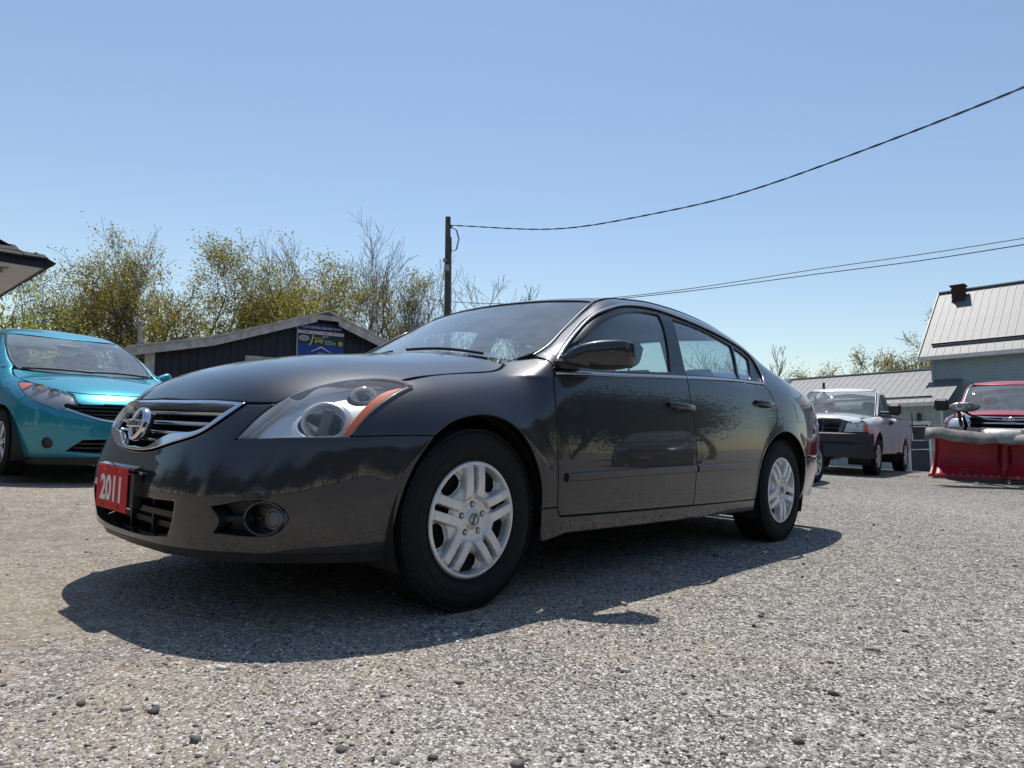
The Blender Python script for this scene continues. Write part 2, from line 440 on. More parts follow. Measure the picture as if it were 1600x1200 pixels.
def loop_uv(body, plane, segs, close, step):
    pts = []
    for sg in segs:
        q = catmull(body.uv(plane, sg), step); pts.append(q)
    Q = np.concatenate(pts)
    if close:
        ax = {'T': 1, 'N': 0, 'R': 0, 'G': 0, 'F': 0, 'B': 0}[plane]
        M_ = Q[::-1].copy(); M_[:, ax] *= -1; Q = np.concatenate([Q, M_])
    keep = np.linalg.norm(Q-np.roll(Q, 1, 0), axis=1) > step*.15
    return Q[keep]
def panel(body, name, plane, segs, mat, parent=None, gap=.0022, off=0., flange=.012, holes=(), h=.022, close=False, both=False, step=.012, rim=.004, hole_close=False, out=None, inward=False):
    L = [offs(loop_uv(body, plane, segs, close, step), gap)]
    for hs in holes:
        q = loop_uv(body, plane, hs, False, step); L.append(q)
        if close and q[:, {'T': 1}.get(plane, 0)].min()*q[:, {'T': 1}.get(plane, 0)].max() > 0:
            M_ = q.copy(); M_[:, {'T': 1}.get(plane, 0)] *= -1; L.append(M_)
    rings = [L[0]]+[q for q in L[1:]]
    inner = [offs(L[0], rim)]+[offs(q, -rim) for q in L[1:]]
    lo, hi = L[0].min(0), L[0].max(0)
    gx = np.arange(lo[0]+h/2, hi[0], h); gy = np.arange(lo[1]+h/2, hi[1], h)
    G = np.stack(np.meshgrid(gx, gy), -1).reshape(-1, 2)+(.13*h)*np.sin(np.arange(len(gx)*len(gy))*[[1.7], [2.3]]).T
    ok = inpoly(G, L[0])
    for q in L[1:]: ok &= ~inpoly(G, q)
    G = G[ok]
    if len(G):
        dmin = np.min([segdist(G, q) for q in inner], 0); G = G[dmin > .4*h]
    allp = []; edges = []; n = 0; rid = []
    for q in rings+inner:
        allp.append(q); k = len(q); edges += [(n+i, n+(i+1) % k) for i in range(k)]; rid.append(np.arange(n, n+k)); n += k
    allp.append(G); U = np.concatenate(allp)
    vo, eo, fo, ov, _, _ = geometry.delaunay_2d_cdt([Vector(p) for p in U.tolist()], edges, [], 0, 1e-6)
    V2 = np.array([v[:] for v in vo]); T = np.array([f for f in fo if len(f) == 3])
    cen = V2[T].mean(1); ok = inpoly(cen, L[0])
    for q in L[1:]: ok &= ~inpoly(cen, q)
    T = T[ok]
    where = {}
    for i, o in enumerate(ov):
        for k in o: where[k] = i
    P = body.on(plane, V2); nr_ = body.normal(P)
    # orientation
    a, b, c = P[T[:, 0]], P[T[:, 1]], P[T[:, 2]]
    fl = (np.cross(b-a, c-a)*nr_[T[:, 0]]).sum(1) < 0
    T[fl] = T[fl][:, ::-1]
    P = P+nr_*off
    Nn = nr_.copy(); V = [P]; Fc = [tuple(t) for t in T]; FN = []; base = len(P); extra = []; exn = []
    cenP = P.mean(0)
    for ri in range(len(rings)):
        ids = np.array([where[i] for i in rid[ri] if i in where])
        pts = P[ids]; nn = nr_[ids]; t = np.roll(pts, -1, 0)-np.roll(pts, 1, 0)
        o_ = np.cross(t, nn); o_ /= np.maximum(np.linalg.norm(o_, axis=1), 1e-9)[:, None]
        inn = np.array([where[i] for i in rid[len(rings)+ri] if i in where])
        ref = pts.mean(0)
        # sign: away from the panel
        j = len(ids)//3; di = P[inn]-pts[j]; near = P[inn][np.argmin((di*di).sum(1))]
        if np.dot(o_[j], pts[j]-near) < 0: o_ = -o_
        Nn[ids] = (nn+.8*o_)/np.linalg.norm(nn+.8*o_, axis=1)[:, None]
        P[ids] -= nn*.0010
        if flange > 0:
            k = len(ids); a0 = base; extra += [P[ids], P[ids]-nn*flange]; exn += [o_, o_]
            for i in range(k):
                i2 = (i+1) % k; f = (a0+i, a0+i2, a0+k+i2, a0+k+i)
                e1 = P[ids[i2]]-P[ids[i]]; nf = np.cross(e1, -nn[i])
                Fc.append(f if np.dot(nf, o_[i]) > 0 else f[::-1])
            base += 2*k
    V = np.concatenate([P]+extra); NV = np.concatenate([Nn]+exn)
    res = []
    for sgn in ((-1, 1) if both else (-1,)):
        VV = V.copy(); NN = NV.copy(); ff = Fc
        if sgn == 1: VV[:, 1] *= -1; NN[:, 1] *= -1; ff = [f[::-1] for f in Fc]
        me = bpy.data.meshes.new(name); me.from_pydata(VV.tolist(), [], [tuple(map(int, f)) for f in ff])
        me.polygons.foreach_set('use_smooth', [True]*len(me.polygons))
        li = np.empty(len(me.loops), np.int32); me.loops.foreach_get('vertex_index', li)
        me.normals_split_custom_set(NN[li].tolist())
        res.append(link(name, me, mat, parent))
    return res
def ribbon(body, name, pts, w, t, mat, parent, off=.0, both=True, step=.02, closed=False, snap=True):
    "a strip of trim lying on the bodywork"
    P = catmull(pts, step)
    if snap: P = body.snap(P)
    nn = body.normal(P); tt = np.gradient(P, axis=0); sd = np.cross(nn, tt); sd /= np.linalg.norm(sd, axis=1)[:, None]
    prof = [(-.5, 0), (-.5, .55), (-.36, 1), (.36, 1), (.5, .55), (.5, 0)]
    V = []; k = len(prof); Fc = []
    for i in range(len(P)):
        for a, b in prof: V.append(P[i]+sd[i]*a*w+nn[i]*(b*t+off))
    for i in range(len(P)-1):
        for j in range(k): Fc.append((i*k+j, i*k+(j+1) % k, (i+1)*k+(j+1) % k, (i+1)*k+j))
    Fc += [tuple(range(k)), tuple(range((len(P)-1)*k, len(P)*k))[::-1]]
    V = np.array(V); r_ = []
    for sgn in ((-1, 1) if both else (-1,)):
        VV = V.copy(); ff = Fc
        if sgn == 1: VV[:, 1] *= -1; ff = [f[::-1] for f in Fc]
        r_.append(mesh(name, VV, ff, mat, parent, True, 50))
    return r_

# ---------------------------------------------------------------- wheels
def cover_mesh(kind):
    nr, nt = 84, 420
    rr = np.linspace(.0, .2135, nr); th = np.linspace(0, 2*np.pi, nt, endpoint=False)
    r, t = np.meshgrid(rr, th, indexing='ij')
    d = (t+math.radians(36)) % math.radians(72)-math.radians(36); p, q = r*np.cos(d), r*np.sin(d); aq = np.abs(q)
    d2 = t % math.radians(72)-math.radians(36); p2, q2 = r*np.cos(d2), r*np.sin(d2)
    band = np.abs(aq-.0285)-.0168
    s = sstep(.0045, -.0015, band)*sstep(.072, .088, r)
    web = -.006-.010*sstep(.10, .15, r)-.010*sstep(.05, .09, np.abs(q2)*0+aq)*sstep(.09, .14, r)
    bowl = -.006*sstep(.09, .06, r)+.010*sstep(.040, .028, r)
    h = (web*sstep(.05, .09, r)+bowl)*(1-s)+s*(.009-.004*sstep(.15, .2, r)+.004*sstep(.088, .12, r))
    ring = sstep(.191, .197, r); h = h*(1-ring)+ring*(.004-.008*sstep(.206, .2135, r))
    big = (np.abs((p2-.158)/.033)**2.4+np.abs(q2/.0445)**2.4)
    g = np.maximum.reduce([(big-1)*.02, r-.191, .003-band])
    h = h-.014*sstep(1.8, 1.0, big)*(1-s)*(r < .191)
    g = np.minimum(g, np.maximum.reduce([aq-.0092, .112-r, r-.188]))
    h = h-.010*sstep(.015, .009, aq)*sstep(.09, .112, r)*(r < .188)*(1-s)
    for k in range(5):
        a = math.radians(72*k); nx, ny = .054*math.cos(a), .054*math.sin(a)
        dn = np.hypot(r*np.cos(t)-nx, r*np.sin(t)-ny); h = h-.012*sstep(.0125, .0095, dn)
        g = np.minimum(g, dn-.0085)
    V = np.stack([r*np.cos(t), r*np.sin(t), h], -1).reshape(-1, 3); Fc = []
    gv = g.ravel(); V = V.tolist()
    for i in range(nr-1):
        for j in range(nt):
            j2 = (j+1) % nt
            q = (j, nt+j, nt+j2) if i == 0 else (i*nt+j, (i+1)*nt+j, (i+1)*nt+j2, i*nt+j2)
            ins = [gv[k] > 0 for k in q]
            if all(ins): Fc.append(q); continue
            if not any(ins): continue
            out = []
            for m_ in range(len(q)):                       # clip the quad along the outline
                k0, k1 = q[m_], q[(m_+1) % len(q)]; g0, g1 = gv[k0], gv[k1]
                if g0 > 0: out.append(k0)
                if (g0 > 0) != (g1 > 0):
                    f_ = g0/(g0-g1); V.append([V[k0][c]+(V[k1][c]-V[k0][c])*f_ for c in range(3)]); out.append(len(V)-1)
            if len(out) > 2: Fc.append(tuple(out))
    return V, Fc
def tyre_mb(rad=.327, wid=.215, rim=.2135, tread=True):
    b = MB(); h = wid/2
    prof = [(rim-.004, -h+.02), (rim+.004, -h+.012), (rim+.035, -h-.002), (rim+.07, -h+.002), (rad-.022, -h+.010), (rad-.010, -h+.018), (rad-.004, -h+.030)]
    for g in (-.055, -.02, .02, .055):
        prof += [(rad-.001, g-.006), (rad-.008, g-.004), (rad-.008, g+.004), (rad-.001, g+.006)]
    prof += [(rad-.004, h-.030), (rad-.010, h-.018), (rad-.022, h-.010), (rad-.034, h-.006), (rad-.036, h-.0035), (rim+.07, h-.002), (rim+.052, h+.001), (rim+.050, h+.003), (rim+.035, h+.002), (rim+.010, h-.008), (rim+.006, h-.004), (rim-.001, h-.010), (rim-.004, h-.02)]
    b.lathe(prof, 96)
    if tread:
        for i in range(84):                      # shoulder blocks
            a = 2*math.pi*i/84
            for sgn in (-1, 1):
                M_ = Matrix.Rotation(a, 4, 'Z') @ Matrix.Translation((rad-.0105, 0, sgn*(h-.027))) @ Matrix.Rotation(sgn*.42, 4, 'Y')
                b.box((0, 0, 0), (.007, .0205, .038), None); V = b.V[-8:]; b.V[-8:] = [tuple(M_ @ Vector(v)) for v in V]
    return b
WM = {}
def make_wheel(parent, x, y, side, kind='cover', rad=.327, wid=.215, z=None, spin=0.):
    "side -1: the face looks to -y"
    rimr = {'cover': .2135, 'hatch': .2, 'truck': .225}[kind]
    w = empty('wheel', (x, y, rad if z is None else z)); w.parent = parent
    w.rotation_quaternion = Quaternion((0, 0, 1), 0 if side < 0 else math.pi)
    key = (kind, rad, wid)
    base = Matrix.Rotation(math.pi/2, 4, 'X')           # local Z -> -Y
    if key not in WM:
        ty = tyre_mb(rad, wid, rimr).build('tyre', MAT['rubber'], None, True, 35); WM[key] = [ty.data]; tyo = ty
        bpy.data.objects.remove(ty)
    o = link('tyre', WM[key][0], None, w); o.matrix_local = base
    if kind not in WM:
        if kind == 'cover':
            V, Fc = cover_mesh(kind); c = mesh('wheel_cover', V, Fc, MAT['alloy'], None, True, 60)
            nuts = MB().lathe([(0, -.004), (.0055, -.004), (.007, -.006), (.0075, -.016)], 6).build('wheel_nut', MAT['satin'], None)
            b = MB(); b.lathe([(.0165, .0046), (.0185, .0062), (.0205, .0062), (.0225, .0046)], 32)
            b.box((0, 0, .0055), (.034, .0075, .003), Matrix.Rotation(.9, 3, 'Z')); b.box((.0, .008, .0055), (.016, .004, .003), Matrix.Rotation(-.5, 3, 'Z'))
            b.lathe([(.026, .0042), (.027, .0052), (.028, .0042)], 32)
            badge = b.build('wheel_badge', MAT['lampdark'], None, True, 30)
        else:
            b = MB(); R_ = rimr; n = 7 if kind == 'hatch' else 5
            b.lathe([(R_-.018, -.03), (R_-.014, .0), (R_-.006, .006), (R_, .002), (R_-.002, -.02)], 48)
            for k in range(n):
                a = 2*math.pi*k/n
                for sgn in (-1, 1):
                    M_ = Matrix.Rotation(a+sgn*.11, 3, 'Z'); b.box(M_ @ Vector((R_*.53, 0, -.006)), (R_*.92, .026 if n == 5 else .020, .018), M_, .005)
            b.lathe([(0, .012), (.035, .012), (.045, .004), (.06, -.012)], 24)
            c = b.build('wheel_cover', MAT['alloy'], None, True, 40)
            b = MB()
            for k in range(5):
                a = 2*math.pi*(k+.5)/5; b.lathe([(0, .010), (.008, .008), (.009, -.01)], 6, Matrix.Translation((.052*math.cos(a), .052*math.sin(a), 0)))
            nuts = b.build('wheel_nut', MAT['satin'], None)
            badge = MB().lathe([(0, .0155), (.02, .0145), (.024, .012)], 20).build('wheel_badge', MAT['satin'], None, True)
        b = MB(); b.lathe([(.0, -.05), (.1, -.05), (rimr-.012, -.035), (rimr, -.01), (rimr, -.09)], 40)
        b.lathe([(.03, -.028), (.12, -.028), (.125, -.035), (.125, -.05)], 32)
        back = b.build('dark_disc_backing', MAT['dark'], None, True, 40)  # disc and barrel in near-black, shade behind the spokes put into colour
        WM[kind] = [(o_.name.split('.')[0], o_.data) for o_ in (c, nuts, badge, back)]
        for o_ in (c, nuts, badge, back): bpy.data.objects.remove(o_)
    M_ = base @ Matrix.Translation((0, 0, wid/2-.010)) @ Matrix.Rotation(spin, 4, 'Z')
    for nm, me in WM[kind]:
        for k in range(5 if nm == 'wheel_nut' and kind == 'cover' else 1):
            o = link(nm, me, None, w); o.matrix_local = M_
            if nm == 'wheel_nut':
                if kind == 'cover': o.matrix_local = M_ @ Matrix.Translation((.054*math.cos(R(72*k)), .054*math.sin(R(72*k)), 0))
                else: o['kind'] = 'stuff'
    return w
def wheel_well(parent, x, y, r, depth=.34, z=.33):
    "black liner arched over a wheel, open towards the outside"
    b = MB(); n = 28; s = 1 if y > 0 else -1; V = []; yo, yi = y, y-s*depth
    for i in range(n+1):
        a = math.radians(-25+230*i/n)
        for yy in (yo, yi): V.append((x+r*math.cos(a), yy, z+r*math.sin(a)))
    Fc = [(2*i, 2*i+2, 2*i+3, 2*i+1) for i in range(n)]
    b.add(V, Fc); b.add([(x+r*math.cos(math.radians(-25+230*i/n)), yi, z+r*math.sin(math.radians(-25+230*i/n))) for i in range(n+1)], [tuple(range(n+1))])
    return b.build('wheel_well', MAT['plastic'], parent, True, 50)

# ---------------------------------------------------------------- the grey saloon
AB = Body(
    xf=[(0.12, -0.85), (0.2, -0.8846), (0.28, -0.8986), (0.41, -0.908), (0.54, -0.8759), (0.64, -0.8369), (0.73, -0.7875), (0.83, -0.7065), (1.0, -0.4691)],
    xr=[(0.15, 3.74), (0.3, 3.8026), (0.5, 3.9156), (0.7, 3.957), (0.9, 3.9332), (1.05, 3.84)],
    sec=[(.12, .10), (.22, .05), (.30, .020), (.40, .006), (.5, .001), (.6, .0), (.7, .003), (.8, .012), (.9, .030), (1.0, .058), (1.15, .11)],
    wp=[(-0.9, 0.885), (0.0, 0.893), (0.7, 0.893), (1.5, 0.8975), (2.4, 0.893), (2.9, 0.8729), (3.5, 0.8447), (3.9, 0.8244)],
    zl=[(-0.95, 0.6756), (-0.82, 0.8112), (-0.6, 0.873), (-0.3, 0.9313), (0.0, 0.9705), (0.3, 1.01), (0.6, 1.0327)],
    zs=[(0., .90), (.5, .935), (1., .955), (1.5, .98), (2.5, 1.01), (3.2, 1.0), (3.9, .97)],
    ztop=[(0.9, 1.3593), (1.15, 1.3866), (1.5, 1.4517), (1.9, 1.4635), (2.3, 1.427), (2.7, 1.3375), (3.1, 1.1622), (3.4, 1.0413), (3.7, 0.9977), (3.95, 0.9663)],
    ab=[(0.0, 0.83), (0.5, 0.8494), (1.5, 0.8463), (2.4, 0.8169), (3.0, 0.7589), (3.6, 0.6583), (3.9, 0.64)],
    ws=[(0.9, 0.1736), (1.0, 0.3373), (1.2, 0.6927), (1.42, 1.0998), (1.5, 1.2725)],
    hc=.116, rc=.0706, t1=.242, t2=.28, kw=.30, n=3.3, nr=3.46, xcf=.35, xcr=2.75, tuck=(3., 3.6, .25, .55, .07), rcf=.4, crease=(.53, .10, .0030, .035))
A = AB
car = empty('saloon_car', (0, 0, 0), 0, 'dark grey four-door saloon car with a red 2011 plate, parked across the gravel in front', 'car')
S = lambda *p: A.on('S', p); T = lambda *p: A.on('T', p)
arr = lambda *p: np.array(p, float)
g = MAT['gun']
shut = T((-.275, -.707), (-.098, -.683), (.085, -.680), (.2, -.688), (.27, -.682), (.33, -.655))
HL = [arr((-.773, -.551, .596), (-.758, -.563, .619), (-.728, -.578, .659), (-.677, -.593, .707), (-.62, -.6, .745), (-.538, -.608, .782), (-.456, -.626, .806), (-.377, -.652, .822), (-.301, -.689, .829), (-.252, -.729, .821), (-.231, -.761, .807)),
      arr((-.231, -.761, .807), (-.294, -.771, .781), (-.365, -.78, .744), (-.427, -.786, .70), (-.473, -.789, .655), (-.506, -.786, .619)),
      arr((-.506, -.786, .619), (-.60, -.735, .612), (-.66, -.69, .609), (-.709, -.641, .604), (-.773, -.551, .596))]
wsE = arr((.40, -.70, .955), (.455, -.712, .985), (.53, -.716, 1.023), (.65, -.690, 1.10), (.769, -.660, 1.171), (.88, -.636, 1.238), (.96, -.622, 1.283), (1.0, -.615, 1.303))
ditch = T((1.005, -.613), (1.15, -.607), (1.35, -.600), (1.6, -.594), (2.0, -.588), (2.3, -.582), (2.6, -.566))
cback = T((2.6, -.566), (2.85, -.60), (3.1, -.635), (3.3, -.66), (3.45, -.69), (3.6, -.70))
chromeArc = S((.447, .916), (.508, .975), (.613, 1.053), (.750, 1.141), (.868, 1.210), (.973, 1.256), (1.091, 1.294), (1.232, 1.322), (1.385, 1.338), (1.547, 1.342), (1.74, 1.330), (1.993, 1.307), (2.273, 1.273), (2.48, 1.235), (2.60, 1.185), (2.645, 1.11), (2.62, 1.05), (2.56, 1.008))
farch = S((.334, .347), (.329, .397), (.293, .509), (.225, .609), (.13, .681), (.035, .705), (-.059, .699), (-.158, .668), (-.222, .627))
seam = arr((-.222, -.874, .627), (-.316, -.85, .626), (-.403, -.825, .622), (-.506, -.786, .617))
fcut = S((.434, .896), (.412, .85), (.399, .744), (.402, .64), (.409, .538), (.421, .349))
mcut = S((1.521, .961), (1.511, .86), (1.522, .76), (1.533, .661), (1.542, .462), (1.540, .297))
rcut = S((2.547, .997), (2.592, .922), (2.627, .845), (2.612, .775), (2.50, .69), (2.40, .60), (2.335, .49), (2.308, .38), (2.320, .289))
panel(A, 'fender', 'S', [shut[::-1], np.concatenate([shut[:1], HL[0][-2:]]), HL[1], seam[::-1], farch[::-1], S((.334, .347), (.421, .349)), fcut[::-1],
      arr((.434, -.85, .896), (.447, -.84, .925), (.452, -.80, .955), (.440, -.74, .966)), arr((.440, -.74, .966), (.40, -.70, .957), (.33, -.655, .94))], g, car, both=True, h=.011)
fd_top = S((1.521, .956), (1.2, .936), (.876, .917), (.434, .890))
panel(A, 'front_door', 'S', [fcut[0:], S((.421, .349), (.441, .312)), S((.441, .312), (1.034, .303), (1.54, .297)), mcut[::-1], fd_top], g, car, both=True)
panel(A, 'rear_door', 'S', [mcut, S((1.54, .297), (1.9, .292), (2.32, .289)), rcut[::-1], S((2.547, .994), (2.2, .987), (1.9, .975), (1.521, .956))], g, car, both=True)
panel(A, 'sill', 'S', [S((.334, .347), (.421, .349)), S((.421, .349), (.441, .310)), S((.441, .310), (1.034, .301), (1.54, .295), (2.32, .287)), S((2.32, .287), (2.340, .22)), S((2.34, .22), (1.4, .228), (.5, .238)), S((.5, .238), (.44, .225), (.38, .21)), S((.38, .21), (.362, .214)), S((.362, .214), (.345, .29), (.334, .347))], g, car, both=True, flange=.03)
rarch = S((3.066, .537), (2.985, .612), (2.863, .676), (2.75, .704), (2.641, .697), (2.5, .639), (2.389, .54), (2.335, .42), (2.326, .30))
tailE = arr((3.60, -.70, .965), (3.56, -.755, .925), (3.46, -.80, .86), (3.33, -.845, .74), (3.24, -.864, .646), (3.19, -.875, .548))
tailE = A.snap(tailE)
panel(A, 'quarter_panel', 'S', [arr((.447, -.84, .925), (.452, -.80, .957), (.452, -.735, .978)), np.concatenate([arr((.452, -.735, .978)), wsE[2:]]), ditch, cback, tailE, np.concatenate([tailE[-1:], S((3.066, .537))]), rarch,
      S((2.326, .30), (2.320, .289)), rcut[::-1], np.concatenate([S((2.547, .997)), chromeArc[-1:]]), chromeArc[::-1]], g, car, both=True, h=.016, gap=.0018)
# hood
hoodlip = arr((-.784, 0, .724), (-.782, -.226, .720), (-.753, -.41, .718), (-.704, -.535, .717), (-.662, -.59, .720))
hl_top = HL[0][4:10]
panel(A, 'bonnet', 'T', [hoodlip, np.concatenate([hoodlip[-1:], hl_top]), np.concatenate([hl_top[-1:], shut[:1]]), shut, T((.33, -.655), (.30, -.4), (.26, -.2), (.245, 0))], g, car, close=True, h=.02, flange=.03)
# roof, windshield, rear
hdr = T((1.005, -.613), (.99, -.42), (.965, -.22), (.955, 0))
panel(A, 'roof', 'T', [hdr[::-1], ditch, T((2.6, -.566), (2.66, -.3), (2.68, 0))], g, car, close=True, h=.03)
ribbon(A, 'roof_moulding', ditch, .012, .004, MAT['plastic'], car)
wsin = wsE+arr((.004, .008, -.001)); wsin[-1] = T((1.003, -.608))[0]
panel(A, 'windscreen', 'G', [T((.30, 0), (.31, -.2), (.345, -.45), (.385, -.64)), np.concatenate([T((.385, -.64)), wsin[2:]]), T((1.003, -.608), (.978, -.42), (.953, -.22), (.943, 0))], MAT['screen'], car, close=True, h=.04, off=-.003, flange=.006)
ribbon(A, 'windscreen_seal', np.concatenate([wsE[1:], ]), .014, .004, MAT['frame'], car, snap=True)
hs_ = T((1.004, -.61), (.984, -.42), (.959, -.22), (.949, 0)); ribbon(A, 'windscreen_header_seal', np.concatenate([hs_, (hs_*arr((1, -1, 1)))[::-1][1:]]), .012, .004, MAT['frame'], car, both=False)
po = wsE+arr((.012, -.075, 0)); po[:, 1] = np.maximum(po[:, 1], -.80)
panel(A, 'pillar_cover', 'G', [wsE[1:]*1., np.concatenate([wsE[-1:], T((1.03, -.66))]), A.snap(po[1:][::-1]), ], g, car, both=True, off=-.0022, h=.02, flange=0, gap=0)
panel(A, 'rear_window', 'T', [T((2.69, 0), (2.67, -.3), (2.62, -.555)), np.concatenate([T((2.62, -.555)), cback[1:4]+arr((0, .012, 0))]), T((3.3, -.648), (3.33, -.3), (3.34, 0))], MAT['glass'], car, close=True, h=.04, off=-.002)
panel(A, 'boot_lid', 'T', [T((3.35, 0), (3.34, -.3), (3.312, -.655)), np.concatenate([T((3.312, -.655)), cback[4:]+arr((0, .004, 0))]), T((3.6, -.696), (3.76, -.66)), T((3.76, -.66), (3.80, -.4), (3.815, 0))], g, car, close=True, h=.03)
rb = lambda *p: A.on('R', p)
tb = A.snap(arr((3.80, -.62, .90), (3.86, -.50, .90)))
panel(A, 'tail_lamp', 'R', [np.concatenate([tailE, A.snap(arr((3.19, -.875, .545)))]), A.snap(arr((3.19, -.875, .545), (3.5, -.82, .55), (3.78, -.70, .60), (3.90, -.50, .66))), A.snap(arr((3.90, -.50, .66), (3.89, -.50, .88))), A.snap(arr((3.89, -.50, .88), (3.80, -.66, .94), (3.60, -.70, .965)))], MAT['redlens'], car, both=True, h=.025)
panel(A, 'boot_face', 'R', [A.snap(arr((3.87, 0, .94), (3.86, -.25, .93), (3.83, -.49, .92))), A.snap(arr((3.83, -.49, .92), (3.90, -.49, .66))), A.snap(arr((3.90, -.49, .66), (3.94, -.2, .60), (3.94, 0, .60)))], g, car, close=True, h=.03)
rlow = A.snap(arr((3.02, -.84, .235), (3.3, -.80, .235), (3.6, -.70, .24), (3.74, -.4, .24), (3.77, 0, .24)))
panel(A, 'rear_bumper', 'R', [A.snap(arr((3.94, 0, .59), (3.94, -.2, .59), (3.90, -.50, .645), (3.78, -.70, .59), (3.5, -.82, .545), (3.066, -.89, .535))), A.snap(arr((3.066, -.89, .535), (3.10, -.88, .395), (3.09, -.86, .30), (3.02, -.84, .235))), rlow], g, car, close=True, h=.03, flange=.03)
b = MB(); P = T((3.50, 0), (3.52, -.3), (3.56, -.56))
b2 = [Vector(p)+Vector((.0, 0, .045)) for p in P]; spine = [Vector((v.x, -v.y, v.z)) for v in b2[::-1]]+b2[1:]
V = []; Fc = []
for v in spine:
    for dx, dz in ((-.06, .0), (.0, .03), (.10, .05), (.15, .048), (.15, .035), (.05, .008)): V.append((v.x+dx*(1 if abs(v.y) < .5 else .8), v.y, v.z+dz-.018))
k = 6
for i in range(len(spine)-1):
    for j in range(k): Fc.append((i*k+j, i*k+(j+1) % k, (i+1)*k+(j+1) % k, (i+1)*k+j))
Fc += [tuple(range(k)), tuple(range((len(spine)-1)*k, len(spine)*k))]
for e in (spine[0], spine[-1], spine[len(spine)//2]):
    n0 = len(V); V += [(e.x+dx, e.y*.97+dy, e.z+dz) for dz in (-.10, .005) for dx, dy in ((-.04, -.008), (.10, -.008), (.10, .008), (-.04, .008))]
    Fc += [(n0, n0+1, n0+5, n0+4), (n0+1, n0+2, n0+6, n0+5), (n0+2, n0+3, n0+7, n0+6), (n0+3, n0, n0+4, n0+7)]
mesh('boot_spoiler', V, Fc, g, car, True, 40)
# side glass set in black frames
fgl = [S((.560, .925), (.542, .98), (.667, 1.066), (.821, 1.150), (.955, 1.212), (1.09, 1.256), (1.24, 1.290), (1.38, 1.307), (1.490, 1.309)), S((1.490, 1.309), (1.455, 1.14), (1.401, .985)), S((1.401, .985), (1., .955), (.56, .925))]
rgl = [S((1.625, 1.304), (1.8, 1.297), (2.025, 1.278), (2.315, 1.228)), S((2.315, 1.228), (2.285, 1.12), (2.245, 1.018)), S((2.245, 1.018), (1.9, 1.005), (1.57, .990)), S((1.57, .99), (1.59, 1.14), (1.625, 1.304))]
qgl = [S((2.345, 1.222), (2.45, 1.200), (2.535, 1.168)), S((2.535, 1.168), (2.50, 1.09), (2.44, 1.028)), S((2.44, 1.028), (2.275, 1.020)), S((2.275, 1.020), (2.31, 1.12), (2.345, 1.222))]
belt = S((.447, .916), (.434, .900), (.876, .927), (1.2, .947), (1.521, .966), (1.9, .986), (2.2, .998), (2.56, 1.008))
panel(A, 'window_frame', 'S', [chromeArc, belt[1:][::-1], belt[:2][::-1]], MAT['frame'], car, both=True, off=-.008, gap=.0, flange=.02, holes=[fgl, rgl, qgl], h=.03)
for nm, q in (('front_door_window', fgl), ('rear_door_window', rgl), ('quarter_window', qgl)):
    panel(A, nm, 'S', q, MAT['glass'], car, both=True, off=-.016, gap=-.004, flange=.003, h=.05)
cb = S((.436, .897), (.876, .923), (1.2, .943), (1.517, .962)); ribbon(A, 'belt_moulding', cb, .017, .006, MAT['satin'], car)
cb = S((1.525, .963), (1.9, .983), (2.2, .995), (2.56, 1.004)); ribbon(A, 'belt_moulding', cb, .017, .006, MAT['satin'], car)
ribbon(A, 'window_surround', chromeArc, .014, .005, MAT['satin'], car, step=.012)
# mouldings, handles, fuel flap
for pts in (((.462, .469), (1.0, .480), (1.527, .488)), ((1.546, .488), (1.9, .492), (2.20, .493))):
    P = S(*pts); ribbon(A, 'door_moulding', P, .036, .014, g, car)
def handle(x0, z):
    for s in (-1, 1):
        p = A.on('S', [(x0+.12, z)])[0]; y = abs(p[1])
        b = MB(); b.sphere((x0+.10, s*(y-.016), z-.004), (.062, .020, .040), 20, 12)
        cup = b.build('handle_recess_shade', MAT['gloss'], car, True)  # black ellipsoid standing for the shade inside the recess
        b = MB(); n = 14; V = []
        for i in range(n+1):
            t = i/n; xx = x0+.245*t; py = y+.006+.030*math.sin(math.pi*min(1, max(0, t)))**.45; hz = .0165*(1-.25*abs(2*t-1)**3)
            for dy, dz in ((-.008, -1), (.004, -.85), (.009, -.2), (.007, .75), (.0, 1), (-.008, .9)): V.append((xx, s*(py+dy), z+.006*(1-t)+hz*dz))
        k = 6; Fc = [(i*k+j, i*k+(j+1) % k, (i+1)*k+(j+1) % k, (i+1)*k+j) for i in range(n) for j in range(k)]+[tuple(range(k)), tuple(range(n*k, n*k+k))]
        mesh('door_handle', V, Fc, g, car, True, 60)
handle(1.275, .800); handle(2.325, .868)
panel(A, 'fuel_flap', 'S', [S((2.93, .903), (3.01, .907), (3.09, .906)), S((3.09, .906), (3.115, .84), (3.118, .768)), S((3.118, .768), (2.968, .768)), S((2.968, .768), (2.945, .83), (2.93, .903))], g, car, off=.0015, flange=.004, gap=.003)
# front bumper
archF = A.snap(arr((-.222, -.874, .627), (-.287, -.868, .544), (-.330, -.859, .451), (-.350, -.847, .339), (-.345, -.812, .232)))
val = A.snap(arr((-.345, -.812, .232), (-.48, -.775, .235), (-.593, -.725, .238), (-.739, -.618, .241), (-.83, -.485, .240), (-.879, -.29, .238), (-.892, 0, .237)))
gr_out = A.snap(arr((-.878, 0, .534), (-.874, -.147, .542), (-.856, -.286, .572), (-.82, -.41, .607), (-.780, -.472, .655), (-.722, -.510, .711)))
intake = [A.snap(arr((-.909, .0, .385), (-.905, -.2, .387), (-.882, -.385, .391))), A.snap(arr((-.882, -.385, .391), (-.882, -.372, .33), (-.882, -.335, .272))), A.snap(arr((-.882, -.335, .272), (-.895, -.2, .260), (-.90, 0, .256)))]
intake = intake+[np.array([(p[0], -p[1], p[2]) for p in sg[::-1]]) for sg in intake[::-1]]
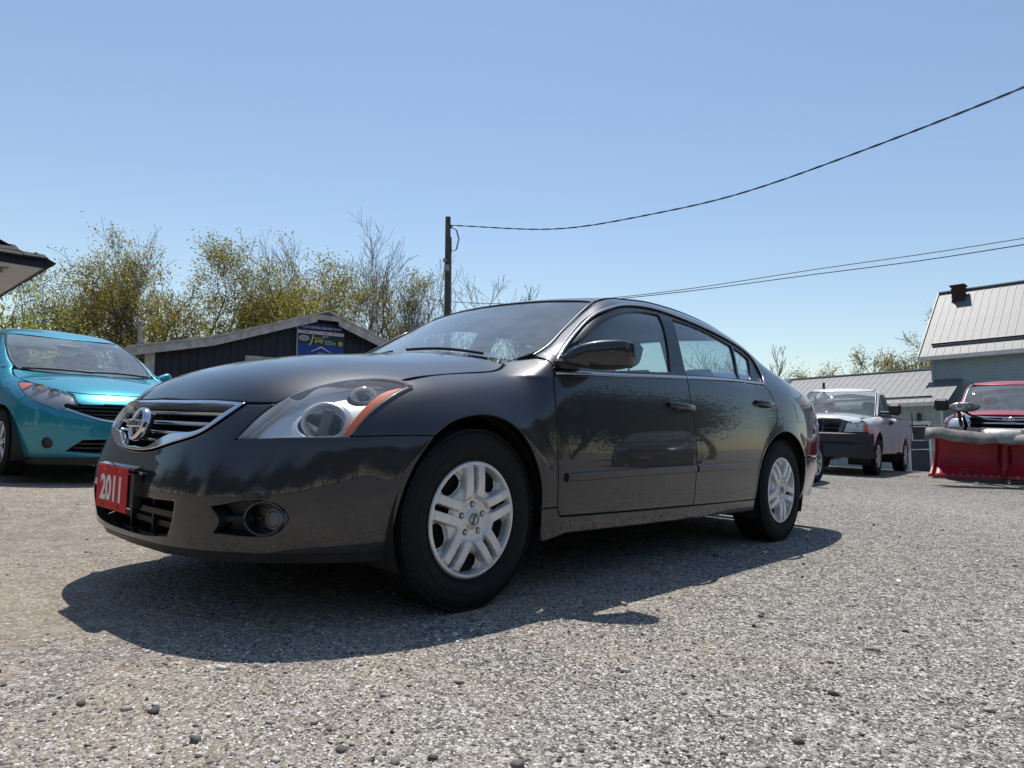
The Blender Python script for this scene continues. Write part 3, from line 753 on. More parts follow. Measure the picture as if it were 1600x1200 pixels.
fogh = [A.snap(arr((-.832, -.529, .385), (-.79, -.60, .402), (-.745, -.651, .412), (-.70, -.69, .400), (-.671, -.715, .360), (-.70, -.69, .312), (-.735, -.65, .298), (-.775, -.60, .300), (-.82, -.532, .303))), A.snap(arr((-.82, -.532, .303), (-.812, -.555, .345), (-.832, -.529, .385)))]
hl_in = np.concatenate([arr((-.662, -.592, .716)), HL[0][:4][::-1]])
panel(A, 'front_bumper', 'N', [gr_out, np.concatenate([gr_out[-1:], arr((-.70, -.54, .711)), arr((-.662, -.592, .716))]), hl_in, HL[2][::-1], seam[::-1], archF, val], g, car, close=True, holes=[intake, fogh], h=.016, flange=.03)
# lower valance
def strip(name, top, bot, mat, parent, both=False, n=40, smooth=True):
    "a band between two curves of equal count"
    a, b_ = np.asarray(top), np.asarray(bot)
    ta, tb = [np.linspace(0, len(q)-1, n) for q in (a, b_)]
    a = np.stack([np.interp(ta, np.arange(len(a)), a[:, i]) for i in range(3)], 1); b_ = np.stack([np.interp(tb, np.arange(len(b_)), b_[:, i]) for i in range(3)], 1)
    V = np.concatenate([a, b_]); Fc = [(i, i+1, n+i+1, n+i) for i in range(n-1)]
    return mesh(name, V, Fc, mat, parent, smooth)
mir = lambda P: np.array([(p[0], -p[1], p[2]) for p in np.asarray(P)[::-1]])
full = lambda P: np.concatenate([np.asarray(P), mir(P)[1:]])
vtop = full(val+arr((.006, .006, .002))*np.where(np.abs(val[:, 1:2]) < .05, arr((1, 0, 1)), 1.))
vbot = vtop*arr((1, .985, 1))+arr((.018, 0, -.032))
strip('front_valance', vtop, vbot, MAT['plastic'], car, n=90)
# black inner sheets: the shade behind gaps, grille and vents put into colour
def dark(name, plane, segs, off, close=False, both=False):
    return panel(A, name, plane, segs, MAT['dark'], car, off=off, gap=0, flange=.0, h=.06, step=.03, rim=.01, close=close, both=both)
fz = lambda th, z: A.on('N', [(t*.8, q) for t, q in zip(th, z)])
dark('shade_sheet_nose', 'N', [fz((0, .5, .95), (.26, .26, .26)), fz((.95, .95), (.26, .60)), fz((.95, .6), (.60, .70)), fz((.6, 0), (.70, .70))], -.085, close=True)
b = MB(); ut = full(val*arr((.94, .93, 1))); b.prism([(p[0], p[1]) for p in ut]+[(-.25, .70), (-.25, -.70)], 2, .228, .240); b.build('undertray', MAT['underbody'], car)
dark('shade_sheet_door', 'S', [S((.40, .26), (2.30, .25)), S((2.30, .25), (2.28, .45), (2.40, .66), (2.75, .76), (3.12, .66), (3.2, .50)), S((3.2, .50), (3.5, .60)), S((3.5, .60), (3.5, .86)), S((3.5, .86), (2.5, .95), (.45, .85)), S((.45, .85), (.40, .26))], -.035, both=True)
dark('shade_sheet_bonnet', 'T', [T((-.70, 0), (-.66, -.45)), T((-.66, -.45), (-.2, -.62), (.28, -.62)), T((.28, -.62), (.2, 0))], -.03, close=True)
dark('shade_sheet_boot', 'R', [A.on('R', [(0, .30), (.5, .30)]), A.on('R', [(.5, .30), (.5, .9)]), A.on('R', [(.5, .9), (0, .9)])], -.06, close=True)
b = MB(); b.box((1.4, 0, .27), (3.9, 1.36, .10)); b.box((-.40, 0, .34), (.6, .9, .16)); b.box((3.3, 0, .34), (.7, 1.2, .18))
b.build('underbody', MAT['underbody'], car)
for x in (0, 2.757):
    for s in (-1, 1): wheel_well(car, x, s*.855, .372 if x == 0 else .385, .40)
for i, (x, s) in enumerate(((0, -1), (2.757, -1), (0, 1), (2.757, 1))):
    make_wheel(car, x-.012 if x == 0 else x, s*.762, s, 'cover', spin=(R(19), R(-14), R(10), R(25))[i])
# grille
gin = A.snap(arr((-.873, 0, .549), (-.868, -.125, .556), (-.861, -.172, .578), (-.851, -.223, .596), (-.837, -.324, .606), (-.815, -.405, .622), (-.782, -.450, .664), (-.742, -.482, .700)))
gtopo = fz((0, .2, .42), (.716, .714, .711)); gt_in = fz((0, .2, .40), (.702, .702, .700))
gtop_pts = np.concatenate([gr_out[-1:], A.snap(arr((-.752, -.41, .714), (-.782, -.226, .716), (-.786, 0, .717)))])
gin_top = np.concatenate([gin[-1:], A.snap(arr((-.765, -.40, .702), (-.792, -.22, .704), (-.797, 0, .704)))])
hole = [gin, gin_top]; hole = hole+[mir(sg) for sg in hole[::-1]]
panel(A, 'grille_surround', 'N', [gr_out*1., gtop_pts], MAT['chrome'], car, close=True, holes=[hole], off=.007, h=.02, gap=.002, flange=.05)
grl = empty('grille'); grl.parent = car
def bar(z, th1, hgt, dep, mat=MAT['satin'], off=-.018, name='grille_bar', bow=0.):
    ths = np.linspace(-th1, th1, 37); P = A.on('N', np.stack([ths*.8, z+bow*(ths/th1)**2], 1)); nn = A.normal(P); nn[:, 2] *= .3; nn /= np.linalg.norm(nn, axis=1)[:, None]
    V = []; prof = ((-dep, .5), (-.004, .5), (0, .2), (0, -.2), (-.004, -.5), (-dep, -.5)); k = 6
    for p, q in zip(P, nn):
        for d, e in prof: V.append((*(p+q*(d+off))[:2], p[2]+e*hgt+q[2]*(d+off)))
    Fc = [(i*k+j, i*k+(j+1) % k, (i+1)*k+(j+1) % k, (i+1)*k+j) for i in range(len(P)-1) for j in range(k)]
    return mesh(name, V, Fc, mat, grl if name == 'grille_bar' else car, True, 40)
bar(.676, .49, .013, .05); bar(.641, .45, .013, .05); bar(.606, .34, .012, .05); bar(.577, .18, .011, .05, off=-.02)
for z in (.657, .623): bar(z, .42, .005, .02, MAT['dark'], -.05)
# badge: ring with a lettered bar
bd = empty('badge'); bd.parent = car
Mb = axm((-.97, 0, .25), (0, 0, 1), (-.866, 0, .628))
b = MB(); b.lathe([(.046, .0), (.048, .012), (.052, .016), (.058, .014), (.062, .006), (.062, -.008), (.046, -.008)], 48, Mb)
b.build('badge_ring', MAT['chrome'], bd, True, 50)
b = MB(); b.box((0, 0, .012), (.150, .028, .016), None, .004); b.V = [tuple(Mb @ Vector(v)) for v in b.V]
b.build('badge_bar', MAT['chrome'], bd)
Mt = Mb.copy(); Mt.translation = Mb @ Vector((0, 0, .0205))
text_mesh('badge_lettering', 'NISSAN', .027, Mt, MAT['lampdark'], bd, .0006, sx=1.05)
b = MB(); b.box((0, 0, -.02), (.06, .10, .03), None, .006); b.V = [tuple(Mb @ Vector(v)) for v in b.V]; b.build('badge_bracket', MAT['plastic'], bd)
# plate and its bracket
b = MB(); b.box((-.918, 0, .405), (.042, .335, .128), None, .008); b.box((-.926, 0, .478), (.030, .345, .014), Matrix.Rotation(-.25, 3, 'Y'), .004)
b.build('plate_bracket', g, car)
pl = empty('plate'); pl.parent = car; pl.location = (-.9445, 0, .404)
b = MB(); b.box((0, 0, 0), (.003, .30, .150), None, .0012); b.build('plate_sheet', MAT['platered'], pl)
Mp = axm((-1, 0, 0), (0, 0, 1), (-.0018, 0, -.006))
text_mesh('plate_number', '2011', .120, Mp, MAT['platewhite'], pl, .0006, bold=.0035, sx=.92)
for y in (-.075, .075):
    for z in (-.062, .062):
        b = MB(); b.lathe([(0, .003), (.004, .0025), (.0055, 0)], 10, axm((-1, 0, 0), (0, 0, 1), (-.0016, y, z))); b.build('plate_screw', MAT['steel'] if z > 0 else MAT['rust'], pl, True)
# lower intake: bars behind the opening
ib = empty('lower_intake'); ib.parent = car
for z, o in ((.335, -.05), (.29, -.075)):
    ths = np.linspace(-.40, .40, 25); P = A.on('N', np.stack([ths*.8, ths*0+z], 1)); nn = A.normal(P); nn[:, 2] = 0; V = []
    for p, q in zip(P, nn):
        for d, e in ((0, .010), (0, -.010), (-.03, -.007), (-.03, .007)): V.append(p+q*(d+o)+np.array([0, 0, e]))
    mesh('intake_bar', V, [(i*4+j, i*4+(j+1) % 4, i*4+4+(j+1) % 4, i*4+4+j) for i in range(24) for j in range(4)], MAT['plastic'], ib, True, 40)
for th in (-.3, -.1, .1, .3):
    p = A.on('N', [(th*.8, .32)])[0]; MB().box(p+np.array([.075, 0, 0]), (.02, .012, .13)).build('intake_rib', MAT['plastic'], ib)
# fog lamp pockets
for s in (-1, 1):
    fg = empty('fog_lamp_pocket'); fg.parent = car
    q = np.concatenate([catmull(sg, .012)[:-1] for sg in fogh]); nn = A.normal(q)
    q2 = q-nn*.07*np.array([1, .6, .4]); V = np.concatenate([q, q2]); V[:, 1] *= -s; k = len(q)
    mesh('pocket_wall', V, [(i, (i+1) % k, k+(i+1) % k, k+i) for i in range(k)]+[tuple(range(k, 2*k))], MAT['plastic'], fg, True, 50)
    c = Vector((-.722, s*.664, .356)); dn = Vector((-.80, s*.60, .06)); Mf = axm(dn, (0, 0, 1), c)
    b = MB(); b.lathe([(.046, -.055), (.050, -.005), (.053, .006), (.058, .008), (.062, .002), (.060, -.05)], 48, Mf @ Matrix.Diagonal((1.1, .9, 1, 1)))
    b.build('fog_lamp_ring', MAT['lampdark'] if 0 else g, fg, True, 40)
    b = MB(); b.lathe([(0, -.05), (.047, -.05), (.05, -.02)], 32, Mf); b.build('fog_lamp_cup', MAT['gloss'], fg, True, 40)
    Mg = axm(Vector((-.96, s*.25, 0)), (0, 0, 1), c+Vector((.012, s*.028, 0)))
    b = MB(); b.lathe([(0, .0), (.020, -.002), (.026, -.008), (.028, -.004), (.032, -.004), (.033, -.03)], 32, Mg); b.build('fog_lamp', MAT['lampdark'], fg, True, 30)
    b = MB()
    P = A.snap(arr((-.823, -.545, .340), (-.79, -.595, .342), (-.755, -.64, .344))); nn = A.normal(P); P = P-nn*.030; V = []
    for p in P:
        for dx, dz in ((-.006, 0), (.0, .010), (.03, .008), (.03, -.008), (.0, -.008)): V.append((p[0]+dx, p[1]*-s, p[2]+dz))
    mesh('pocket_slat', V, [(i*5+j, i*5+(j+1) % 5, i*5+5+(j+1) % 5, i*5+5+j) for i in range(2) for j in range(5)], MAT['plastic'], fg, True, 40)
# head lamps
for s in (-1, 1):
    hl = empty('headlight'); hl.parent = car
    def put(obs):
        for o in obs:
            if s == 1:
                o.data.transform(Matrix.Diagonal((1, -1, 1, 1))); o.data.flip_normals()
            o.parent = hl
    put(panel(A, 'headlight_lens', 'N', HL, MAT['lens'], None, off=.001, h=.02, gap=.0015, flange=.010))
    # bowl behind the lens
    q = np.concatenate([catmull(sg, .015)[:-1] for sg in HL]); nn = A.normal(q); cen = q.mean(0)
    q1 = q-nn*.006+(cen-q)*.006; q2 = q-nn*.046+(cen-q)*.03; V = np.concatenate([q1, q2]); k = len(q)
    put([mesh('headlight_bezel', V, [(i, (i+1) % k, k+(i+1) % k, k+i) for i in range(k)], MAT['lampgrey'], None, True, 40)])
    def circ(c, ru, rv):
        t_ = np.linspace(0, 2*math.pi, 29)[:-1]; u0 = A.uv('N', np.array([c]))[0]; return A.on('N', np.stack([u0[0]+ru*np.cos(t_), u0[1]+rv*np.sin(t_)], 1))
    cl_ = lambda q: [np.concatenate([q, q[:1]])]
    put(panel(A, 'headlight_bowl', 'N', HL, MAT['lampgrey'], None, off=-.040, gap=.003, flange=0, h=.02, holes=[cl_(circ(A.snap(arr((-.572, -.715, .672)))[0], .062, .052)), cl_(circ(A.snap(arr((-.415, -.70, .785)))[0], .040, .028))]))
    # inner bezel with two round openings is suggested by rings and reflectors
    def lamp(c, rx, rz, dirn, dep, nm):
        Ml = axm(Vector(dirn), (0, 0, 1), c) @ Matrix.Diagonal((rx, rz, 1, 1))
        b = MB(); b.lathe([(.80, -.006), (.84, .006), (.92, .010), (1.0, .004), (1.06, -.012), (1.10, -.05)], 48, Ml); put([b.build(nm+'_ring', MAT['lampgrey'], None, True, 50)])
        b = MB(); b.lathe([(.0, -dep), (.25, -dep*.97), (.5, -dep*.78), (.7, -dep*.45), (.82, -.004)], 40, Ml); put([b.build(nm+'_reflector', MAT['reflector'], None, True, 60)])
        b = MB(); b.sphere((0, 0, -dep*.55), (.20, .20, dep*.5), 16, 10); b.V = [tuple(Ml @ Vector(v)) for v in b.V]; put([b.build(nm+'_bulb_shield', MAT['lampdark'], None, True)])
    pm_ = A.snap(arr((-.572, -.715, .672)))[0]; ps_ = A.snap(arr((-.415, -.70, .785)))[0]
    lamp(tuple(pm_+np.array((.030, .026, -.012))), .082, .068, (-.74, -.62, .22), .075, 'main_beam')
    lamp(tuple(ps_+np.array((.026, .020, -.020))), .046, .036, (-.62, -.55, .55), .050, 'side_beam')
    # vertical shield in the main reflector, ribbed inner wedge
    b = MB(); b.box((-.545, -.700, .660), (.034, .006, .082), Matrix.Rotation(-.6, 3, 'Z') @ Matrix.Rotation(.25, 3, 'Y'), .002); put([b.build('lamp_shield', MAT['lampdark'], None)])
    b = MB()
    for i in range(24):
        t = .04+.9*i/23; p = HL[0][0]*(1-t)+HL[0][4]*t; n_ = A.normal(p[None])[0]; p = p-n_*.018+np.array([.010, -.016, -.004])
        b.box(p, (.014, .014, .0016), Matrix.Rotation(-.5, 3, 'Z'))
    put([b.build('lamp_ribs', MAT['lampgrey'], None)])
    am = arr((-.25, -.761, .802), (-.372, -.752, .767), (-.409, -.758, .744), (-.461, -.768, .703), (-.50, -.773, .662), (-.526, -.772, .622))
    put(panel(A, 'turn_signal', 'N', [am, A.snap(arr((-.526, -.772, .622), (-.510, -.78, .621))), HL[1][::-1]*1., ], MAT['amber'], None, off=-.005, gap=.003, h=.012, flange=.008, rim=.002))
# mirrors
msec = [(-.835, .475, .548, .948, .978), (-.865, .478, .560, .938, .985), (-.895, .490, .610, .928, 1.014), (-.93, .512, .690, .923, 1.037), (-.97, .545, .712, .925, 1.047), (-1.01, .585, .722, .932, 1.050), (-1.04, .622, .722, .942, 1.048), (-1.055, .652, .715, .955, 1.040)]
for s in (-1, 1):
    V = []; Fc = []; k = 20
    sec = Spl([(i, *m_) for i, m_ in enumerate(msec)]); ts = np.linspace(0, len(msec)-1, 36)
    for t in ts:
        y, x0, x1, z0, z1 = sec(t)
        for j in range(k):
            a = 2*math.pi*j/k; ca, sa = math.cos(a), math.sin(a); e = .62
            px = (abs(ca)**(e if ca < 0 else .42))*math.copysign(1, ca); pz = abs(sa)**e*math.copysign(1, sa)
            V.append(((x0+x1)/2+(x1-x0)/2*px+.02*max(0, -pz)*(t > 3), -s*y, (z0+z1)/2+(z1-z0)/2*pz))
    n = len(ts); Fc = [(i*k+j, i*k+(j+1) % k, (i+1)*k+(j+1) % k, (i+1)*k+j) for i in range(n-1) for j in range(k)]+[tuple(range(k)), tuple(range((n-1)*k, n*k))]
    dm = mesh('door_mirror', V, Fc, g, car, True, 50)
    b = MB(); b.box((.727, s*.975, .986), (.006, .13, .098), None, .003); b.build('mirror_glass', MAT['chrome'], dm)
    b = MB(); b.box((.52, s*.848, .940), (.15, .05, .04), None, .012); b.build('mirror_base', MAT['plastic'], dm)
# wipers
for (xa, ya, xb, yb) in ((.345, -.50, .40, .05), (.33, .12, .37, .60)):
    P = A.on('G', A.uv('G', A.snap(arr((xa+.012, ya, 1.0), ((xa+xb)/2+.0, (ya+yb)/2, 1.0), (xb-.02, yb, 1.0))))); P = P+A.normal(P)*.012
    b = MB(); b.tube(catmull(P, .03), .0045, 6); b.tube(catmull(P-A.normal(P)*.007, .03), .004, 4); b.build('wiper', MAT['plastic'], car, True)
# cabin
cab = empty('cabin'); cab.parent = car
b = MB(); b.box((.72, 0, .84), (.62, 1.36, .16), None, .06); b.box((.98, 0, .66), (.22, 1.36, .40), None, .06); b.build('dashboard', MAT['trim'], cab, True)
b = MB(); b.box((1.75, 0, .36), (2.5, 1.36, .06)); b.box((1.4, 0, .50), (1.1, .22, .26), None, .04); b.build('cabin_floor', MAT['trim'], cab)
def seat(x, y, w, hr, nm, bz=1.06):
    Mr = Matrix.Rotation(.38, 3, 'Y'); b = MB()
    b.box((x, y, .42), (.52, w, .16), Matrix.Rotation(-.12, 3, 'Y'), .05); b.box((x+.34, y, bz-.33), (.14, w, .62), Mr, .06)
    b.build(nm, MAT['cloth'], cab, True)
    for yy in hr:
        b = MB(); b.box((x+.475, yy, bz+.055), (.10, .25, .17), Mr, .045); b.tube([(x+.44, yy-.05, bz-.1), (x+.475, yy-.05, bz+.02)], .007); b.tube([(x+.44, yy+.05, bz-.1), (x+.475, yy+.05, bz+.02)], .007)
        b.build('head_rest', MAT['cloth'], cab, True)
seat(1.18, -.36, .50, (-.36,), 'front_seat'); seat(1.18, .36, .50, (.36,), 'front_seat'); seat(2.02, 0, 1.22, (-.38, .38), 'rear_seat', .97)
Ms = axm((.9, 0, .45), (0, 0, 1), (1.02, -.36, .88)); b = MB(); ring = [(.185+.014*math.cos(a), .014*math.sin(a)) for a in np.linspace(0, 2*math.pi, 9)[:-1]]
b.lathe(ring, 40, Ms, True); b.box((0, 0, -.02), (.35, .05, .02), None, .008); V = b.V[-24:]; b.V[-24:] = [tuple(Ms @ Vector(v)) for v in V]
b.build('steering_wheel', MAT['plastic'], cab, True)
b = MB(); b.box((1.07, 0, 1.275), (.03, .24, .065), None, .012); b.tube([(1.05, 0, 1.28), (1.03, 0, 1.33)], .01); b.build('rear_view_mirror', MAT['plastic'], cab)
panel(A, 'headliner', 'T', [T((1.10, 0), (1.2, -.50)), T((1.2, -.50), (2.55, -.53)), T((2.55, -.53), (2.6, 0))], MAT['headliner'], cab, off=-.035, close=True, flange=0, h=.08, gap=0)
b = MB(); b.box((2.72, 0, .98), (.60, 1.30, .03), None, .01); b.build('parcel_shelf', MAT['trim'], cab)
for s in (-1, 1):
    b = MB(); b.tube([(1.50, s*.80, .62), (1.52, s*.79, .96), (1.585, s*.635, 1.33)], .035, 8); b.build('centre_pillar_trim', MAT['trim'], cab, True)
    b = MB(); b.box((1.4, s*.80, .70), (1.9, .03, .42)); b.build('door_card', MAT['trim'], cab)

# ---------------------------------------------------------------- the teal hatchback (and plainer cars of the same sort)
TBODY = dict(xf=[(.08, -.74), (.2, -.815), (.33, -.845), (.5, -.85), (.65, -.825), (.75, -.76), (.85, -.63), (1.0, -.35)],
    xr=[(.15, 3.2), (.4, 3.28), (.7, 3.30), (1., 3.28)],
    sec=[(.12, .10), (.22, .05), (.30, .02), (.42, .0), (.6, .0), (.75, .006), (.9, .022), (1.05, .05), (1.2, .10)],
    wp=[(-.8, .83), (0., .845), (1.3, .8475), (2.5, .845), (3.3, .80)],
    zl=[(-.85, .69), (-.7, .80), (-.5, .865), (-.2, .945), (.1, 1.005), (.4, 1.05), (.7, 1.07)],
    zs=[(0., .93), (.6, .98), (1.4, 1.0), (2.6, 1.04), (3.3, 1.05)],
    ztop=[(.7, 1.36), (1.0, 1.465), (1.4, 1.55), (1.8, 1.575), (2.4, 1.555), (2.9, 1.49), (3.3, 1.40)],
    ab=[(0., .80), (.6, .81), (1.6, .81), (2.6, .79), (3.3, .74)],
    ws=[(.9, .0), (1.0, .18), (1.2, .55), (1.4, .95), (1.5, 1.2)],
    hc=.085, rc=.04, t1=.22, t2=.30, kw=.28, n=2.8, nr=4., xcf=.45, xcr=2.6, arches=((0, .31, .36), (2.6, .31, .36)), xg=3.2, xgs=.25, kb1=.05, kbx=(2.6, 3.2), mid=1.3)
def hatchback(name, label, pm, loc, rz, group=None, body_kw={}):
    B = Body(**{**TBODY, **body_kw})
    r_ = empty(name, loc, rz, label, 'car', group)
    S = lambda *p: B.on('S', p); T = lambda *p: B.on('T', p); fl = lambda P: np.asarray(P, float)*arr((1, -1, 1))
    sn = lambda *p: B.snap(fl(p))
    H = .035
    # outlines are written for the side with y > 0 and flipped to y < 0
    hl_out = sn((.0, .714, .896), (-.107, .662, .891), (-.309, .578, .854), (-.492, .468, .814), (-.62, .415, .765), (-.715, .396, .697))
    hl_low = sn((-.715, .396, .697), (-.69, .455, .698), (-.660, .505, .699), (-.690, .507, .655), (-.646, .569, .643))
    hl_bot = sn((-.646, .569, .643), (-.479, .669, .70), (-.324, .72, .755), (-.163, .733, .826), (.0, .714, .896))
    shut = np.concatenate([T((.36, -.675), (.264, -.69), (.04, -.68)), hl_out[2:4]])
    arch = S((.345, .30), (.33, .43), (.24, .58), (.10, .66), (0, .672), (-.10, .655), (-.22, .575), (-.30, .44), (-.335, .30), (-.335, .19))
    fcut = S((.50, .96), (.47, .85), (.46, .6), (.44, .33))
    panel(B, 'fender', 'S', [np.concatenate([hl_out[:3], ])[::-1][1:], hl_bot[::-1][:3], np.concatenate([hl_bot[2:3][:, :]*1., S((-.25, .68), (-.19, .61))]), arch[:7][::-1][1:], S((.345, .30), (.44, .30)), fcut[::-1], np.concatenate([S((.50, .96)), T((.45, -.72), (.36, -.675))]), T((.36, -.675), (.264, -.69), (.04, -.68), (-.107, -.662))], pm, r_, both=True, h=H)
    m_ = S((1.50, .99), (1.49, .85), (1.50, .6), (1.49, .31)); rc = S((2.42, 1.03), (2.44, .85), (2.36, .70), (2.24, .55), (2.20, .32))
    panel(B, 'front_door', 'S', [fcut, S((.44, .31), (1.49, .30)), m_[::-1], S((1.50, .99), (1.0, .975), (.50, .955))], pm, r_, both=True, h=.05)
    panel(B, 'rear_door', 'S', [m_, S((1.49, .30), (2.20, .30)), rc[::-1], S((2.42, 1.03), (1.9, 1.005), (1.50, .99))], pm, r_, both=True, h=.05)
    panel(B, 'sill', 'S', [S((.345, .29), (2.22, .29)), S((2.22, .29), (2.24, .18), (.36, .18)), S((.36, .18), (.345, .29))], pm, r_, both=True, h=.06)
    rarch = [(2.6+.36*math.cos(a), .31+.36*math.sin(a)) for a in np.linspace(-.2, math.pi+.1, 14)]
    wsr = sn((.36, .62, 1.0), (.42, .645, 1.068), (.607, .655, 1.166), (.88, .63, 1.311), (1.1, .59, 1.41), (1.19, .57, 1.44))
    arc = S((.50, .99), (.62, 1.08), (.85, 1.22), (1.1, 1.34), (1.4, 1.42), (1.8, 1.46), (2.3, 1.44), (2.75, 1.36), (2.86, 1.28), (2.80, 1.14), (2.70, 1.07))
    dt = T((1.19, -.57), (1.4, -.60), (1.9, -.61), (2.5, -.60), (3.0, -.56))
    panel(B, 'body_side', 'S', [np.concatenate([S((.50, .965)), wsr[1:2]]), wsr[1:], dt, S((3.02, 1.43), (3.14, 1.2), (3.22, 1.0), (3.22, .55)), S((3.22, .55), (2.95, .40)), S(*rarch), S((2.24, .30), (2.20, .32)), rc[::-1], np.concatenate([S((2.42, 1.03)), arc[-1:]]), arc[::-1]], pm, r_, both=True, h=.05)
    wl = [arc, S((2.70, 1.07), (1.6, 1.01), (.50, .975))]
    g1 = [S((.66, 1.01), (.66, 1.07), (.9, 1.215), (1.2, 1.345), (1.42, 1.395)), S((1.42, 1.395), (1.44, 1.02)), S((1.44, 1.02), (.66, 1.01))]
    g2 = [S((1.54, 1.41), (1.9, 1.435), (2.25, 1.415)), S((2.25, 1.415), (2.36, 1.06)), S((2.36, 1.06), (1.54, 1.03)), S((1.54, 1.03), (1.54, 1.41))]
    panel(B, 'window_frame', 'S', wl, MAT['frame'], r_, both=True, off=-.006, gap=0, holes=[g1, g2], h=.08)
    panel(B, 'front_door_window', 'S', g1, MAT['glass'], r_, both=True, off=-.014, gap=-.004, flange=0, h=.1)
    panel(B, 'rear_door_window', 'S', g2, MAT['glass'], r_, both=True, off=-.014, gap=-.004, flange=0, h=.1)
    cowl = T((.36, -.675), (.25, -.5), (.12, -.25), (.09, 0))
    panel(B, 'bonnet', 'T', [T((-.64, 0), (-.625, -.2), (-.595, -.33), (-.505, -.455)), shut[::-1], cowl], pm, r_, close=True, h=H, flange=.03)
    panel(B, 'nose_panel', 'N', [fl([(-.775, 0, .70), (-.765, .2, .70)])*1., B.snap(fl([(-.765, .2, .70), (-.74, .36, .697)])), np.concatenate([B.snap(fl([(-.74, .36, .697)])), hl_out[5:6], hl_out[4:5], hl_out[3:4]]), T((-.505, -.46), (-.60, -.33), (-.63, -.2), (-.645, 0))], pm, r_, close=True, h=.03)
    panel(B, 'windscreen', 'G', [T((.14, 0), (.17, -.25), (.28, -.48), (.39, -.64)), wsr[1:]*arr((1, .985, 1)), sn((1.19, .562, 1.44), (1.09, .38, 1.448), (1.05, .13, 1.449), (1.045, 0, 1.45))], MAT['screen'], r_, close=True, h=.08, off=-.003, flange=.006)
    rb_ = ribbon(B, 'windscreen_seal', wsr, .022, .004, MAT['frame'], r_)
    panel(B, 'roof', 'T', [T((1.06, 0), (1.08, -.2), (1.19, -.565)), dt, T((3.0, -.56), (3.05, 0))], pm, r_, close=True, h=.06)
    bz = lambda y, z: B.on('B', [(y, z)])
    panel(B, 'rear_window', 'B', [B.on('B', [(0, 1.38), (-.5, 1.36)]), B.on('B', [(-.5, 1.36), (-.60, 1.10)]), B.on('B', [(-.60, 1.10), (0, 1.08)])], MAT['glass'], r_, close=True, h=.1)
    panel(B, 'tailgate', 'B', [B.on('B', [(0, 1.06), (-.62, 1.08)]), B.on('B', [(-.62, 1.08), (-.68, .9), (-.66, .50)]), B.on('B', [(-.66, .50), (0, .50)])], pm, r_, close=True, h=.08)
    panel(B, 'tail_lamp', 'B', [B.on('B', [(-.62, 1.35), (-.74, 1.2), (-.775, .8)]), B.on('B', [(-.775, .8), (-.69, .8)]), B.on('B', [(-.69, .8), (-.63, 1.1), (-.62, 1.35)])], MAT['redlens'], r_, both=True, h=.08)
    panel(B, 'rear_bumper', 'R', [B.on('R', [(0, .49), (.35, .49), (.75, .50), (1.2, .50)]), B.on('R', [(1.2, .50), (1.25, .22)]), B.on('R', [(1.25, .22), (.6, .2), (0, .2)])], pm, r_, close=True, h=.08)
    # front bumper with grille, lower intake and fog lamp holes
    gr_low = B.snap(fl([(-.846, 0, .532), (-.846, .13, .534), (-.838, .211, .541), (-.803, .342, .575), (-.70, .503, .640), (-.652, .562, .645)]))
    va = B.on('N', [(t*.8, z) for t, z in ((1.17, .19), (.9, .195), (.5, .205), (.2, .21), (0, .21))])
    fogc = B.snap(fl([(-.61, .605, .335)]))[0]; nf = B.normal(fogc[None])[0]
    tx = np.cross([0, 0, 1], nf); tx /= np.linalg.norm(tx)
    foghole = [B.snap(np.array([fogc+.052*(math.cos(a)*tx+math.sin(a)*np.array([0, 0, 1])) for a in np.linspace(0, 2*math.pi, 25)]))]
    inh = [B.snap(fl([(-.85, 0, .378), (-.842, .179, .378), (-.79, .375, .368), (-.71, .484, .262), (-.80, .25, .25), (-.825, 0, .25)]))]
    inh = [np.concatenate([catmull(inh[0][:3], .02), catmull(inh[0][2:4], .02), catmull(inh[0][3:], .02)])]; inh = inh+[mir(inh[0])]
    panel(B, 'front_bumper', 'N', [gr_low, hl_bot[:3], np.concatenate([hl_bot[2:3], S((-.25, .68), (-.19, .61))]), np.concatenate([S((-.19, .61)), arch[7:]]), np.concatenate([arch[-1:], va[:1]]), va], pm, r_, close=True, h=H, holes=[foghole, inh], flange=.03)
    strip('front_valance', full(va)*arr((.985, .985, 1))+arr((0, 0, .012)), full(va)*arr((.97, .96, 1))-arr((0, 0, .06)), MAT['plastic'], r_, n=60)
    ribbon(B, 'grille_trim', full(gr_low[:5][::-1])*1.+arr((0, 0, .010)), .022, .010, MAT['chrome'], r_, both=False, step=.03)
    gl = empty('grille'); gl.parent = r_
    for z, th in ((.672, .56), (.638, .50), (.604, .42), (.572, .30)):
        ths = np.linspace(-th, th, 25); P = B.on('N', np.stack([ths*.8, z+0*ths], 1)); nn = B.normal(P); nn[:, 2] = 0; V = []
        for p, q in zip(P, nn):
            for d, e in ((-.004, .008), (.0, 0), (-.004, -.008), (-.04, -.007), (-.04, .007)): V.append(p+q*d+np.array([0, 0, e]))
        mesh('grille_bar', V, [(i*5+j, i*5+(j+1) % 5, i*5+5+(j+1) % 5, i*5+5+j) for i in range(24) for j in range(5)], MAT['gloss'], gl, True, 40)
    Mb = axm((-1, 0, .1), (0, 0, 1), (-.842, 0, .632)); b = MB(); b.lathe([(.046, 0), (.049, .012), (.058, .012), (.062, .0), (.046, -.008)], 40, Mb)
    b.box((0, 0, .012), (.15, .026, .014)); V = b.V[-8:]; b.V[-8:] = [tuple(Mb @ Vector(v)) for v in V]; b.build('badge', MAT['chrome'], r_, True, 40)
    ib = empty('lower_intake'); ib.parent = r_
